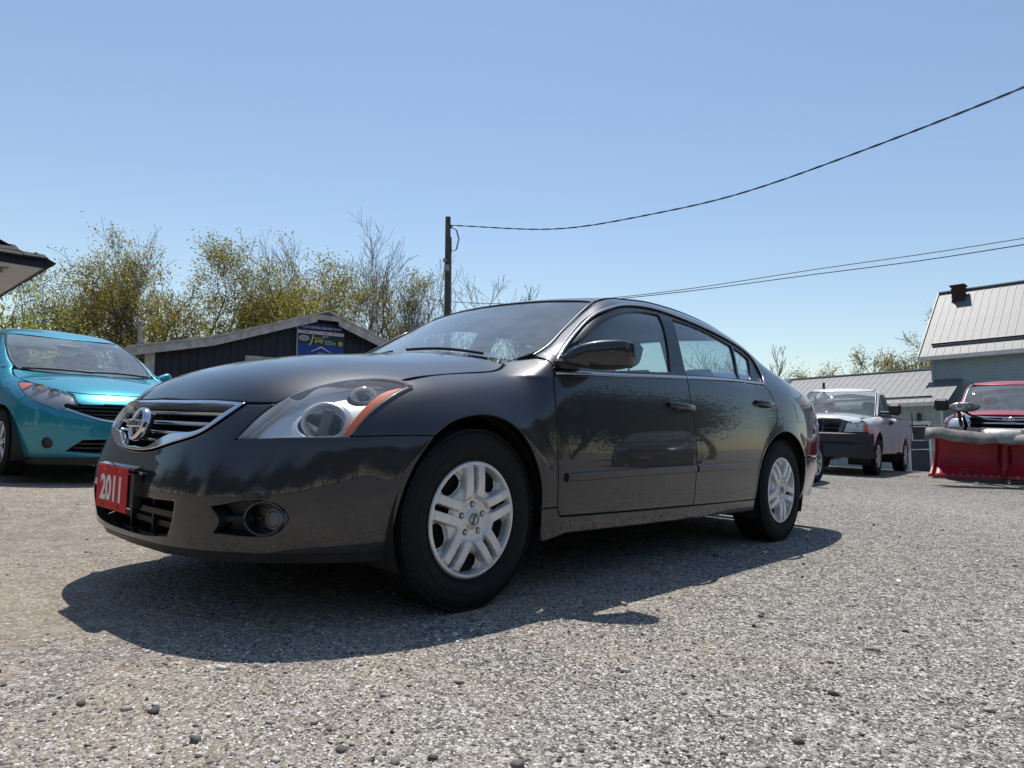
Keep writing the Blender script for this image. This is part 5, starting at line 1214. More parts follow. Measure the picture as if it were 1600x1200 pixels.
# ---------------------------------------------------------------- ground
def terrain(x, y):
    x = np.asarray(x, float); y = np.asarray(y, float)
    z = -.62*sstep(16.5, 29, x)*sstep(18, 8, y)
    return z
def ground_mat():
    m_, nt, p = newmat('gravel'); c = coords(nt, 'Object')
    big = noise(nt, c, .55, 5, .6); mid = noise(nt, c, 2.3, 5, .62); fine = noise(nt, c, 90, 3, .7)
    w = mth(nt, 'ADD', mth(nt, 'MULTIPLY', big, .6), mth(nt, 'MULTIPLY', mid, .4))
    xyz = nt.nodes.new('ShaderNodeSeparateXYZ'); nt.links.new(c, xyz.inputs[0])
    lane = mth(nt, 'ADD', mth(nt, 'MULTIPLY', xyz.outputs[0], .681), mth(nt, 'MULTIPLY', xyz.outputs[1], -.732))     # worn to dirt on one side of the lot, loose grey stone on the other
    w = mth(nt, 'SUBTRACT', w, mth(nt, 'MULTIPLY', mth(nt, 'SUBTRACT', lane, .9), .07))
    dusty = ramp(nt, w, [(.45, 0.), (.57, 1.)])
    v1 = nt.nodes.new('ShaderNodeTexVoronoi'); v1.inputs['Scale'].default_value = 120; nt.links.new(c, v1.inputs['Vector'])
    v2 = nt.nodes.new('ShaderNodeTexVoronoi'); v2.inputs['Scale'].default_value = 46; nt.links.new(c, v2.inputs['Vector'])
    s1 = nt.nodes.new('ShaderNodeSeparateColor'); nt.links.new(v1.outputs['Color'], s1.inputs[0])
    s2 = nt.nodes.new('ShaderNodeSeparateColor'); nt.links.new(v2.outputs['Color'], s2.inputs[0])
    cell = ramp(nt, s1.outputs[0], [(0, (.055, .05, .046)), (.25, (.15, .14, .128)), (.6, (.31, .293, .27)), (.85, (.52, .495, .465)), (1, (.76, .74, .71))])
    cell2 = ramp(nt, s2.outputs[0], [(0, (.07, .064, .058)), (.5, (.25, .232, .21)), (1, (.56, .535, .50))])
    stone = mix(nt, ramp(nt, s2.outputs[1], [(.55, 0.), (.6, .8)]), cell, cell2)
    dust = ramp(nt, fine, [(.3, (.235, .188, .138)), (.7, (.40, .33, .25))])
    k = mth(nt, 'MULTIPLY', dusty, ramp(nt, s1.outputs[1], [(.0, .25), (.8, .85)]))
    col = mix(nt, k, stone, dust)
    tone = ramp(nt, mth(nt, 'ADD', mth(nt, 'MULTIPLY', noise(nt, c, .22, 4, .5), .5), mth(nt, 'MULTIPLY', noise(nt, c, 5.5, 7, .68), .5)), [(.34, (.66, .655, .66)), (.5, (1., .985, .965)), (.66, (1.22, 1.20, 1.16))])
    col = mix(nt, 1., col, tone, 'MULTIPLY')
    nt.links.new(col, p.inputs['Base Color']); p.inputs['Roughness'].default_value = .92; p.inputs['Specular IOR Level'].default_value = .25
    h = mth(nt, 'ADD', mth(nt, 'MULTIPLY', mth(nt, 'SUBTRACT', 1., v1.outputs['Distance']), .5), mth(nt, 'MULTIPLY', mth(nt, 'SUBTRACT', 1., v2.outputs['Distance']), 1.0))
    h = mth(nt, 'MULTIPLY', h, mth(nt, 'SUBTRACT', 1.05, mth(nt, 'MULTIPLY', dusty, .55)))
    bump(nt, p, h, 1.0, .014); bump(nt, p, noise(nt, c, 160, 3, .7), .6, .004); bump(nt, p, noise(nt, c, 7, 6, .65), .7, .03)
    return m_
def grid_sheet(name, xs, ys, zf, mat, kind):
    X, Y = np.meshgrid(xs, ys, indexing='ij'); V = np.stack([X, Y, zf(X, Y)], -1).reshape(-1, 3); a, b = len(xs), len(ys)
    I = np.arange(a*b).reshape(a, b); Fc = np.stack([I[:-1, :-1], I[1:, :-1], I[1:, 1:], I[:-1, 1:]], -1).reshape(-1, 4)
    o = mesh(name, V, Fc.tolist(), mat, None, True); tag(o, kind=kind); return o
def wob(X, Y):
    f_ = np.exp(-np.hypot(X, Y)/40)
    return terrain(X, Y)+f_*.012*(np.sin(X*1.3+.5*Y)+np.sin(Y*1.7-.8*X+1)+np.sin(X*.6-Y*.5))*sstep(0, 3, np.abs(X-1.4)-1.8+np.abs(Y)*.8)
core = np.linspace(-30, 50, 161)
xs = np.r_[-1200, -600, -300, -120, -60, core, 70, 110, 200, 400, 800, 1500]
ys = np.r_[-1200, -600, -300, -120, -60, np.linspace(-30, 50, 161), 70, 110, 200, 400, 800, 1500]
grid_sheet('ground', xs, ys, wob, ground_mat(), 'structure')
# loose stones, thinning out with distance
def stones(n_small, n_big):
    M_ = []
    k5 = 2*np.pi*np.arange(5)/5          # a flake bedded in the dirt: five sides and a top
    oct_v = np.concatenate([np.stack([np.cos(k5), np.sin(k5), -.25+0*k5], 1), [[.15, .1, .62]]])
    oct_f = np.array([(0, 1, 5), (1, 2, 5), (2, 3, 5), (3, 4, 5), (4, 0, 5)])
    t = (1+5**.5)/2
    ico_v = np.array([(-1, t, 0), (1, t, 0), (-1, -t, 0), (1, -t, 0), (0, -1, t), (0, 1, t), (0, -1, -t), (0, 1, -t), (t, 0, -1), (t, 0, 1), (-t, 0, -1), (-t, 0, 1)])/math.hypot(1, t)
    ico_f = np.array([(0, 11, 5), (0, 5, 1), (0, 1, 7), (0, 7, 10), (0, 10, 11), (1, 5, 9), (5, 11, 4), (11, 10, 2), (10, 7, 6), (7, 1, 8), (3, 9, 4), (3, 4, 2), (3, 2, 6), (3, 6, 8), (3, 8, 9), (4, 9, 5), (2, 4, 11), (6, 2, 10), (8, 6, 7), (9, 8, 1)])
    out = []
    for bv, bf, n, smin_, smax_, rmax in ((oct_v, oct_f, n_small, .0022, .0078, 8.), (ico_v, ico_f, n_big, .0042, .0095, 9.), (ico_v, ico_f, 420, .009, .020, 8.)):
        r_ = np.exp(rng.uniform(math.log(1.15), math.log(rmax), n)); a = rng.uniform(YAW-1.15, YAW+1.15, n)
        x = CAMP[0]+r_*np.cos(a); y = CAMP[1]+r_*np.sin(a)
        dens = np.sin(x*2.1+1.3*np.sin(y*1.7))+np.sin(y*2.7+1.1*np.sin(x*1.3))+np.sin(x*.9-y*1.1)
        lat = (x*.681-y*.732)-.6                       # fewer loose stones on the worn, dusty side
        keep = (dens+np.clip(lat, -1.6, 1.)*.9 > rng.uniform(-3.2, 1.2, n)); x, y = x[keep], y[keep]; n = len(x)
        s = smin_*(smax_/smin_)**rng.beta(1.3, 3.2, n)
        ax = rng.uniform(.75, 1.3, (n, 3)); ax[:, 2] *= .55
        vv = bv[None]*(1+rng.uniform(-.42, .38, (n, len(bv), 1)))*ax[:, None]*s[:, None, None]
        an = rng.uniform(0, 6.28, n); ca, sa = np.cos(an)[:, None], np.sin(an)[:, None]
        X = vv[..., 0]*ca-vv[..., 1]*sa; Y = vv[..., 0]*sa+vv[..., 1]*ca; ti = rng.uniform(-.4, .4, n)[:, None]
        Z = vv[..., 2]+X*ti
        P = np.stack([X+x[:, None], Y+y[:, None], Z+(wob(x, y)+s*rng.uniform(.05, .38, n))[:, None]], -1)
        out.append((P.reshape(-1, 3), (bf[None]+(np.arange(n)*len(bv))[:, None, None]).reshape(-1, 3)))
    nv = np.cumsum([0]+[len(o[0]) for o in out]); V = np.concatenate([o[0] for o in out]); F_ = np.concatenate([o[1]+nv[i] for i, o in enumerate(out)])
    me = bpy.data.meshes.new('gravel_stones'); me.vertices.add(len(V)); me.vertices.foreach_set('co', V.ravel().astype(np.float32))
    me.loops.add(F_.size); me.loops.foreach_set('vertex_index', F_.ravel().astype(np.int32))
    me.polygons.add(len(F_)); me.polygons.foreach_set('loop_start', np.arange(0, F_.size, 3, dtype=np.int32)); me.update(calc_edges=True); me.validate()
    m_, nt, p = newmat('stone'); g_ = nt.nodes.new('ShaderNodeNewGeometry')
    col = ramp(nt, g_.outputs['Random Per Island'], [(0, (.05, .047, .045)), (.16, (.11, .10, .09)), (.40, (.25, .228, .20)), (.66, (.39, .363, .325)), (.87, (.56, .53, .49)), (1, (.76, .735, .69))])
    nt.links.new(col, p.inputs['Base Color']); p.inputs['Roughness'].default_value = .85; p.inputs['Specular IOR Level'].default_value = .3
    o = link('gravel_stones', me, m_); tag(o, kind='stuff'); return o
stones(360000, 7000)

# ---------------------------------------------------------------- buildings (built plumb, on ground that tilts a little)
rgv = np.cross(cf, UPG); rgv /= np.linalg.norm(rgv); fgv = np.cross(UPG, rgv)
def plumb(name, P0, wd, label, cat):
    wd = Vector(wd).normalized(); up = UPG; n_ = up.cross(wd).normalized(); wd = n_.cross(up)
    o = bpy.data.objects.new(name, None); COL.objects.link(o); o.rotation_mode = 'QUATERNION'
    o.rotation_quaternion = Matrix((wd, n_, up)).transposed().to_quaternion(); o.location = P0
    return tag(o, label, cat)
def atd(px, D):
    d = cf+(px[0]-800)/1110*cr-(px[1]-600)/1110*cu; d = d/np.linalg.norm(d); return CAMP+d*(D/(d@fgv))
MAT['siding'] = simple('blue_grey_siding', (.26, .33, .345), .55, 0, .08, 3)
MAT['siding_v'] = simple('grey_green_boards', (.30, .365, .35), .6, 0, .10, 3)
def metal_roof_mat():
    m_, nt, p = newmat('metal_roofing'); c = coords(nt)
    n1 = noise(nt, c, 1.6, 6, .65); st = noise(nt, coords(nt, 'Object', (9, .5, .5)), 2.2, 4, .6)
    nt.links.new(ramp(nt, mth(nt, 'ADD', mth(nt, 'MULTIPLY', n1, .5), mth(nt, 'MULTIPLY', st, .5)), [(.3, (.125, .130, .139)), (.7, (.175, .180, .190))]), p.inputs['Base Color'])
    p.inputs['Metallic'].default_value = .2; p.inputs['Roughness'].default_value = .55; return m_
MAT['metalroof'] = metal_roof_mat()
MAT['whitetrim'] = simple('white_trim', (.62, .60, .57), .6, 0, .15, 5)
MAT['brick'] = simple('dark_red_brick', (.045, .018, .016), .85, 0, .4, 9, .2, 60)
MAT['navy'] = simple('navy_boards', (.012, .014, .030), .55, 0, .35, 6, .1, 40)
MAT['weathered'] = simple('weathered_white_board', (.50, .48, .45), .75, 0, .35, 7, .3, 40)
MAT['concrete'] = simple('concrete', (.40, .385, .36), .85, 0, .2, 5, .2, 60)
MAT['doorblue'] = simple('dark_blue_door', (.020, .030, .048), .4, 0, .2, 6)
MAT['pane'] = simple('window_pane', (.05, .06, .065), .06, 0, .2, 3, coat=1., coat_r=.02)
wd46 = math.cos(R(46))*rgv-math.sin(R(46))*fgv
def metal_roof(par, x0, x1, w, eave, ridge, over, name='roof_panel'):
    "standing seam panels from eave (y=-over) to ridge, each a piece of its own"
    (ye, ze), (yr, zr) = eave, ridge; L = math.hypot(yr-ye, zr-ze); a = math.atan2(zr-ze, yr-ye)
    b = MB(); b.box((w/2, L/2, 0), (w-.004, L, .012)); b.box((.014, L/2, .012), (.022, L, .020)); b.box((w*.36, L/2, .007), (.02, L, .006)); b.box((w*.68, L/2, .007), (.02, L, .006))
    M_ = Matrix.Rotation(a, 4, 'X'); b.V = [tuple(M_ @ Vector(v)) for v in b.V]
    p0 = b.build(name, MAT['metalroof'], par); p0.location = (x0, ye, ze); n = int(round((x1-x0)/w))
    for i in range(1, n):
        o = p0.copy(); COL.objects.link(o); o.location = (x0+i*w, ye, ze)
    return n*w
def clapboards(par, x0, x1, z0, z1, pitch, mat, y=0., name='siding_boards', clip=None):
    b = MB(); k = int((z1-z0)/pitch)
    for i in range(k):
        z = z0+i*pitch; b.prism([(y-.030, z), (y-.004, z+pitch-.001), (y+.02, z+pitch-.001), (y+.02, z)], 0, x0, x1)
    o = b.build(name, mat, par); o['kind'] = 'stuff'; return o
# two-storey house
house = plumb('house', atd((1459, 739), 31), wd46, 'two-storey blue-grey sided house with a steep metal roof and brick chimney', 'house')
W_ = 9.0
b = MB(); b.box((W_/2+.2, 3.2, 2.0), (W_, 6.36, 6.4)); b.prism([(.02, 5.2), (3.2, 8.20), (6.38, 5.2)], 0, .25, W_+.15); b.build('wall', MAT['siding'], house)
clapboards(house, .20, W_+.2, -.6, 5.1, .13, MAT['siding'])
b = MB(); b.box((.20, -.01, 2.2), (.12, .07, 5.9)); b.build('corner_board', MAT['whitetrim'] if 0 else MAT['siding'], house)
metal_roof(house, -.21, W_+.6, .307, (-.45, 5.02), (3.2, 8.44), .4)
b = MB(); b.prism([(6.85, 5.0), (3.2, 8.44), (3.2, 8.40), (6.85, 4.96)], 0, -.21, W_+.6); b.build('rear_roof_slope', MAT['metalroof'], house)
b = MB(); b.box((W_/2+.2, -.44, 4.95), (W_+.85, .05, .17)); b.box((W_/2+.2, -.23, 4.90), (W_+.8, .44, .02)); b.build('fascia', MAT['whitetrim'], house)
b = MB(); M_ = Matrix.Rotation(math.atan2(3.42, 3.65), 3, 'X'); b.box((-.235, 1.375, 6.71), (.05, 5.05, .16), M_); b.build('barge_board', MAT['whitetrim'], house)
b = MB(); b.box((W_/2+.2, 3.2, 8.47), (W_+.85, .22, .05)); b.build('ridge_cap', MAT['whitetrim'], house)
b = MB(); M_ = Matrix.Rotation(math.atan2(3.42, 3.65), 3, 'X'); b.box((W_/2+.35, .08, 5.62), (W_+.35, .05, .10), M_); b.build('snow_guard', MAT['plastic'], house)
ch = empty('chimney'); ch.parent = house
for k_ in range(16):
    z = 7.2+k_*.085
    for j in range(2): MB().box((0.70+(j-.5)*.25+(.012 if k_ % 2 else -.012), 2.72, z), (.246, .46, .078), None, .006).build('brick', MAT['brick'], ch)
b = MB(); b.box((.70, 2.72, 7.8), (.47, .43, 1.35)); b.build('chimney_core', MAT['rust'], ch)
b = MB(); b.box((.70, 2.72, 8.56), (.60, .56, .09), None, .01); b.build('chimney_cap', MAT['brick'], ch)
# low wing
wing = plumb('house_wing', atd((1474, 741), 29), wd46, 'long low wing of the house with a grey metal roof and a dark blue door', 'building')
X0, X1 = -10.5, .14
b = MB(); b.box(((X0+X1)/2, 3.25, 1.2), (X1-X0, 6.46, 3.2)); b.build('wall', MAT['siding_v'], wing)
nb = int((X1-X0)/.25)
b0 = MB().box((0, 0, 0), (.244, .025, 3.0), None, .004).build('wall_board', MAT['siding_v'], wing); b0.location = (X1-.125, -.002, 1.35)
for i in range(1, nb):
    o = b0.copy(); COL.objects.link(o); o.location = (X1-.125-.25*i, -.002, 1.35)
metal_roof(wing, X0-.2, X1+.2, .30, (-.40, 2.92), (3.25, 4.62), .4)
b = MB(); b.prism([(6.9, 2.92), (3.25, 4.62), (3.25, 4.58), (6.9, 2.88)], 0, X0-.2, X1+.2); b.build('rear_roof_slope', MAT['metalroof'], wing)
b = MB(); b.box(((X0+X1)/2, -.40, 2.86), (X1-X0+.4, .05, .15)); b.box(((X0+X1)/2, -.2, 2.80), (X1-X0+.4, .40, .02)); b.build('fascia', MAT['whitetrim'], wing)
b = MB(); b.box(((X0+X1)/2, 3.25, 4.66), (X1-X0+.4, .20, .05)); b.build('ridge_cap', MAT['whitetrim'], wing)
b = MB(); b.box(((X0+X1)/2+.1, .06, 3.19), (X1-X0-1.0, .05, .06)); b.build('snow_guard', MAT['plastic'], wing)
b = MB(); b.tube([(X1-.06, -.06, 2.8), (X1-.06, -.06, .1)], .04, 8); b.build('downpipe', MAT['whitetrim'], wing)
dr = empty('door'); dr.parent = wing
b = MB(); b.box((-.78, -.05, 1.03), (.70, .05, 1.95), None, .006); b.build('door_leaf', MAT['doorblue'], dr)
b = MB(); b.box((-1.17, -.05, 1.05), (.09, .07, 2.1)); b.box((-.39, -.05, 1.05), (.09, .07, 2.1)); b.box((-.78, -.05, 2.10), (.95, .08, .15)); b.build('door_frame', MAT['whitetrim'], dr)
b = MB()
for c_, s_ in (((-.78, -.082, 1.95), (.56, .02, .04)), ((-.78, -.082, 1.38), (.56, .02, .04)), ((-1.04, -.082, 1.665), (.04, .02, .61)), ((-.52, -.082, 1.665), (.04, .02, .61))): b.box(c_, s_)
b.build('door_window_frame', MAT['whitetrim'], dr); b = MB(); b.box((-.78, -.08, 1.665), (.49, .012, .54)); b.build('door_window_pane', MAT['pane'], dr)
b = MB(); b.sphere((-1.05, -.11, .98), .035, 10, 8); b.build('door_knob', MAT['satin'], dr, True)
b = MB(); b.tube([(-1.25, -.75, .98), (.05, -.75, 1.02)], .018, 6); b.tube([(-1.2, -.75, 0), (-1.2, -.75, .98)], .018, 6); b.tube([(.05, -.75, 0), (.05, -.75, 1.02)], .018, 6); b.build('handrail', MAT['whitetrim'], wing)
wl = empty('wall_lamp', (0, 0, 0)); wl.parent = wing
b = MB(); b.box((-.74, -.12, 2.28), (.12, .12, .22), None, .01); b.lathe([(0, .24), (.03, .2), (.11, .10), (.08, .09)], 10, Matrix.Translation((-.74, -.12, 2.30))); b.box((-.74, -.05, 2.34), (.04, .12, .04)); b.build('lamp_case', MAT['plastic'], wl)
b = MB(); b.tube([(-5.05, 1.0, 3.3), (-5.05, 1.0, 4.15)], .06, 8); b.lathe([(.0, .0), (.15, -.02), (.16, -.08)], 12, Matrix.Translation((-5.05, 1.0, 3.62))); b.build('vent_pipe', MAT['plastic'], wing)
b = MB(); b.box(((X0+X1)/2, -.9, -.02), (X1-X0, 1.8, .16)); o = b.build('pavement', MAT['concrete']); o.rotation_mode = 'QUATERNION'; o.rotation_quaternion = wing.rotation_quaternion; o.location = wing.location; tag(o, kind='structure')
# garage with a low-pitched roof
gwd = .82*rgv+.57*fgv
gar = plumb('garage', atd((505, 706), 15.), gwd, 'dark navy boarded garage with worn white fascia boards, in front of the trees', 'garage')
apex, kink, endL, rgt = (-.08, 2.92), (-2.32, 2.17), (-3.77, 1.86), (2.6, 1.90)
def roofz(x):
    pts = [endL, kink, apex, rgt]; return float(np.interp(x, [q[0] for q in pts], [q[1] for q in pts]))
for i in range(int(6.0/.15)):
    x0 = -3.28+.15*i; z1 = min(roofz(x0), roofz(x0+.145))-.10
    b = MB(); b.prism([(x0, -.3), (x0+.142, -.3), (x0+.142, roofz(x0+.142)-.08), (x0, roofz(x0)-.08)], 1, -.012-.008*(i % 2), .03); b.build('wall_board', MAT['navy'], gar)
b = MB(); b.prism([(-3.25, -.3), (2.55, -.3), (2.55, roofz(2.55)-.1), (apex[0], apex[1]-.1), (kink[0], kink[1]-.1), (-3.25, roofz(-3.25)-.1)], 1, .03, 6.5); b.build('wall', MAT['navy'], gar)
def bargeboard(p, q, d=.15, nm='fascia_board'):
    b = MB(); b.prism([(p[0], p[1]), (q[0], q[1]), (q[0], q[1]-d), (p[0], p[1]-d)], 1, -.30, -.265); b.build(nm, MAT['weathered'], gar)
xm = (kink[0]+apex[0])/2
bargeboard(endL, kink); bargeboard(kink, (xm, roofz(xm))); bargeboard((xm+.004, roofz(xm)+.004), (apex[0]-.22, roofz(apex[0]-.22)+.0)); bargeboard((apex[0]-.22, roofz(apex[0]-.22)), (apex[0]+.25, roofz(apex[0]+.25)+.02), .10); bargeboard((apex[0]+.25, roofz(apex[0]+.25)), rgt, .17)
b = MB()
pl_ = [endL, kink, apex, rgt]
b.prism([(q[0], q[1]+.035) for q in pl_]+[(q[0], q[1]+.002) for q in pl_[::-1]], 1, -.34, 6.6); b.build('roof', MAT['weathered'], gar)
b = MB(); b.box((-3.36, -.03, .9), (.16, .06, 2.0)); b.build('corner_board', MAT['weathered'], gar)
b = MB()
for i in range(5): b.box((-3.50-.001, .25+.32*i, .7), (.03, .22, 2.2))
b.build('side_boards', MAT['rust'], gar); b = MB(); b.box((-3.3, 3.2, .75), (.05, 6.4, 2.2)); b.build('side_wall', MAT['navy'], gar)
for nm, px_ in (('window', -1.33),):
    w_ = empty('window'); w_.parent = gar
    b = MB(); b.box((px_, -.03, 1.86), (.66, .06, .10)); b.box((px_-.30, -.03, 1.4), (.07, .06, .9)); b.box((px_+.30, -.03, 1.4), (.07, .06, .9)); b.box((px_, -.03, .95), (.66, .06, .07)); b.build('window_frame', MAT['weathered'], w_)
    b = MB(); b.box((px_, -.018, 1.4), (.54, .02, .84)); b.build('window_pane', MAT['pane'], w_)
b = MB(); b.lathe([(.20, .0), (.21, .22), (.235, .24), (.235, .30), (.17, .30), (.0, .27)], 20, Matrix.Translation((-2.6, 1.2, 2.02))); b.box((-2.6, 1.2, 2.0), (.36, .36, .2)); b.lathe([(0, .38), (.05, .36), (.06, .30)], 10, Matrix.Translation((-2.55, 1.2, 2.02))); b.build('roof_vent', MAT['rust'], gar, True)
b = MB(); b.tube([(-3.35, 1.6, 1.8), (-3.35, 1.6, 2.62)], .035, 8); b.lathe([(.06, 0), (.06, .07), (0, .09)], 10, Matrix.Translation((-3.35, 1.6, 2.60))); b.build('flue_pipe', MAT['steel'], gar)
# the sign on the garage
sg = plumb('sign', gar.location, gwd, 'blue and white car dealer sign fixed under the garage gable', 'sign')
MAT['signblue'] = simple('sign_blue', (.012, .048, .28), .35, 0, .08, 4); MAT['signnavy'] = simple('sign_navy', (.010, .030, .16), .35, 0, .1, 4); MAT['signdark'] = simple('sign_dark', (.012, .030, .035), .35)
MAT['signwhite'] = simple('sign_white', (.70, .70, .72), .45); MAT['signyellow'] = simple('sign_yellow', (.62, .55, .12), .45); MAT['signgrey'] = simple('sign_grey', (.42, .46, .47), .4); MAT['signred'] = simple('sign_red', (.55, .10, .10), .45)
xl, xr_, zt, zb_ = -.63, .37, 2.70, 1.35; xc = (xl+xr_)/2; sw = xr_-xl
def srect(nm, x0, x1, z0, z1, mat, y, d=.004): b = MB(); b.box(((x0+x1)/2, y, (z0+z1)/2), (x1-x0, d, z1-z0)); return b.build(nm, mat, sg)
srect('sign_board', xl, xr_, zb_, zt, MAT['signblue'], -.06, .03); srect('sign_header', xl, xr_, zt-.17, zt, MAT['signnavy'], -.078)
srect('sign_strip', xl, xr_, zt-.235, zt-.17, MAT['signwhite'], -.0775); srect('sign_band', xl, xr_, zt-.46, zt-.24, MAT['signdark'], -.078)
srect('sign_edge', xl-.02, xl, zb_, zt, MAT['signgrey'], -.06, .034)
Ms = lambda x, z, y=-.0825: axm((0, -1, 0), (0, 0, 1), (x, y, z))
text_mesh('sign_lettering', 'WE BUY AND SELL CARS AND TRUCKS', .062, Ms(xc, zt-.095), MAT['signwhite'], sg, .001, bold=.0012, sx=.80)
for i, (x0, x1) in enumerate(((.02, .13), (.14, .26), (.28, .40), (.42, .52), (.54, .66), (.70, .80), (.82, .96))): srect('strip_print', xl+x0*sw, xl+x1*sw, zt-.215, zt-.190, MAT['signred'] if i in (1, 4, 5) else MAT['signgrey'], -.081, .002)
b = MB(); b.lathe([(0, .004), (.98, .004), (1, 0)], 32, Ms(xl+.13*sw, zt-.335, -.080) @ Matrix.Diagonal((.115, .062, 1, 1))); b.build('sign_oval', MAT['signgrey'], sg)
for dz in (.018, -.006, -.03): srect('oval_print', xl+.06*sw, xl+.20*sw, zt-.335+dz-.004, zt-.335+dz+.004, MAT['lampdark'], -.086, .002)
text_mesh('sign_logo', 'J', .23, Ms(xl+.285*sw, zt-.35), MAT['signyellow'], sg, .001, shear=.25, bold=.003)
text_mesh('sign_logo', 'poy', .12, Ms(xl+.45*sw, zt-.365), MAT['signyellow'], sg, .001, bold=.003)
srect('logo_bar', xl+.31*sw, xl+.56*sw, zt-.318, zt-.306, MAT['signyellow'], -.082, .002)
for k_, (x0, x1) in enumerate(((.57, .74), (.57, .82), (.57, .82))): srect('sign_print', xl+x0*sw, xl+x1*sw, zt-.365-.035*k_, zt-.350-.035*k_, MAT['signgrey'], -.082, .002)
srect('sign_print', xl+.52*sw, xl+.66*sw, zt-.282, zt-.264, MAT['signgrey'], -.082, .002)
b = MB(); b.lathe([(.018, .002), (.018, .005), (.044, .005), (.044, 0)], 24, Ms(xl+.92*sw, zt-.40, -.080))
for k_ in range(10):
    a = 2*math.pi*k_/10; b.box((xl+.92*sw+.048*math.cos(a), -.082, zt-.40+.048*math.sin(a)), (.014, .006, .014), Matrix.Rotation(-a, 3, 'Y'))
b.build('sign_gear', MAT['signyellow'], sg)
b = MB(); b.prism([(xc-.21, zt-.60), (xc+.0, zt-.485), (xc+.21, zt-.60), (xc+.21, zt-.612), (xc, zt-.512), (xc-.21, zt-.612)], 1, -.084, -.076); b.build('sign_chevron', MAT['signwhite'], sg)
b = MB(); b.prism([(xc-.085, zt-.70), (xc-.065, zt-.625), (xc+.065, zt-.625), (xc+.085, zt-.70)], 1, -.084, -.076); b.box((xc, -.080, zt-.725), (.20, .008, .06)); b.box((xc-.08, -.080, zt-.765), (.035, .008, .03)); b.box((xc+.08, -.080, zt-.765), (.035, .008, .03)); b.build('sign_car_mark', MAT['signyellow'], sg)
b = MB(); b.prism([(xc-.065, zt-.69), (xc-.052, zt-.64), (xc+.052, zt-.64), (xc+.065, zt-.69)], 1, -.088, -.084); b.box((xc, -.086, zt-.73), (.11, .004, .022)); b.build('sign_car_mark_detail', MAT['signblue'], sg)
for x0, x1 in ((.22, .42), (.46, .62), (.66, .78)): srect('sign_print', xl+x0*sw, xl+x1*sw, zt-.85, zt-.81, MAT['signgrey'], -.082, .002)
# the eaves of a shop close by on the left
shop = plumb('shop_building', atd((66, 417), 10), (-1, 0, 0), 'corner eaves of a white-soffited shop with dark shingles at the upper left', 'building')
MAT['shingle'] = simple('dark_shingles', (.030, .027, .026), .9, 0, .5, 9, .4, 40); MAT['soffit'] = simple('white_soffit', (.62, .61, .60), .6, 0, .08, 2)
b = MB(); b.box((3.0, -2.2, -.02), (6.0, 4.5, .02)); b.build('soffit', MAT['soffit'], shop)
b = MB(); b.box((3.0, .065, .03), (6.1, .03, .13)); b.box((-.015, -2.2, .03), (.03, 4.56, .13)); b.build('fascia', MAT['navy'], shop)
b = MB(); b.box((4.0, -2.4, -1.8), (6.1, 3.2, 3.6)); b.build('wall', MAT['whitetrim'], shop)
b = MB(); b.add([(-.06, .12, .10), (6.2, .12, .10), (6.2, -2.3, 1.15), (2.3, -2.3, 1.15), (-.06, -4.5, .10), (6.2, -4.5, .10)], [(0, 1, 2, 3), (0, 3, 4), (3, 2, 5, 4)]); b.build('roof_deck', MAT['shingle'], shop)
sh0 = MB().box((0, 0, 0), (.29, .24, .022), None, .004).build('shingle', MAT['shingle'], shop); sl_ = math.atan2(1.05, 2.42); first = True
for row in range(4):
    for i in range(9-row):
        o = sh0 if first else sh0.copy()
        if not first: COL.objects.link(o)
        first = False; o.location = (.12+.30*i+.15*(row % 2)+row*.14, .08-row*.20, .125+row*.20*math.tan(sl_)+rng.uniform(-.006, .006)); o.rotation_euler = (-sl_*1., rng.uniform(-.03, .03), rng.uniform(-.04, .04))
for row in range(4):
    for i in range(12-row):
        o = sh0.copy(); COL.objects.link(o); o.location = (-.03+row*.20, -.10-.30*i-.15*(row % 2)-row*.14, .125+row*.20*math.tan(sl_)+rng.uniform(-.006, .006)); o.rotation_euler = (0, -sl_+rng.uniform(-.04, .04), R(90)) if 0 else (rng.uniform(-.03, .03), -sl_, 0)
b = MB(); b.tube([(.35, -.25, -.04), (.9, -.55, -.06), (1.1, -.9, -.04)], .012, 5); b.lathe([(.05, 0), (.05, -.05), (0, -.06)], 10, Matrix.Translation((.42, -.45, -.03))); b.build('soffit_lamp', MAT['steel'], shop)

# ---------------------------------------------------------------- pole and wires
MAT['wood'] = simple('weathered_pole', (.075, .066, .058), .85, 0, .35, 5, .3, 30); MAT['wire'] = simple('wire', (.05, .055, .06), .6)
pole = plumb('utility_pole', (14.926, 15.956, -.1), (1, 0, 0), 'tall bare wooden utility pole behind the grey saloon', 'utility pole')
b = MB(); b.tube([(0, 0, 0), (0, 0, 4.2), (0, 0, 8.33)], [.135, .115, .095], 12); b.build('pole_shaft', MAT['wood'], pole, True)
b = MB(); b.tube([(.105, -.06, 3.2), (.10, -.06, 7.6)], .028, 6); b.build('conduit', MAT['steel'], pole)
b = MB(); b.box((-.13, -.10, 6.42), (.16, .12, .24), None, .02); b.lathe([(0, .02), (.07, .0), (.08, -.05), (0, -.06)], 12, axm((-1, 0, 0), (0, 0, 1), (-.25, -.08, 6.68))); b.tube([(0, -.08, 6.68), (-.25, -.08, 6.68)], .015, 5); b.build('lamp_box', MAT['steel'], pole)
b = MB(); b.lathe([(.03, -.05), (.05, 0), (.03, .05)], 8, Matrix.Translation((.12, -.05, 7.98))); b.build('insulator', MAT['steel'], pole)
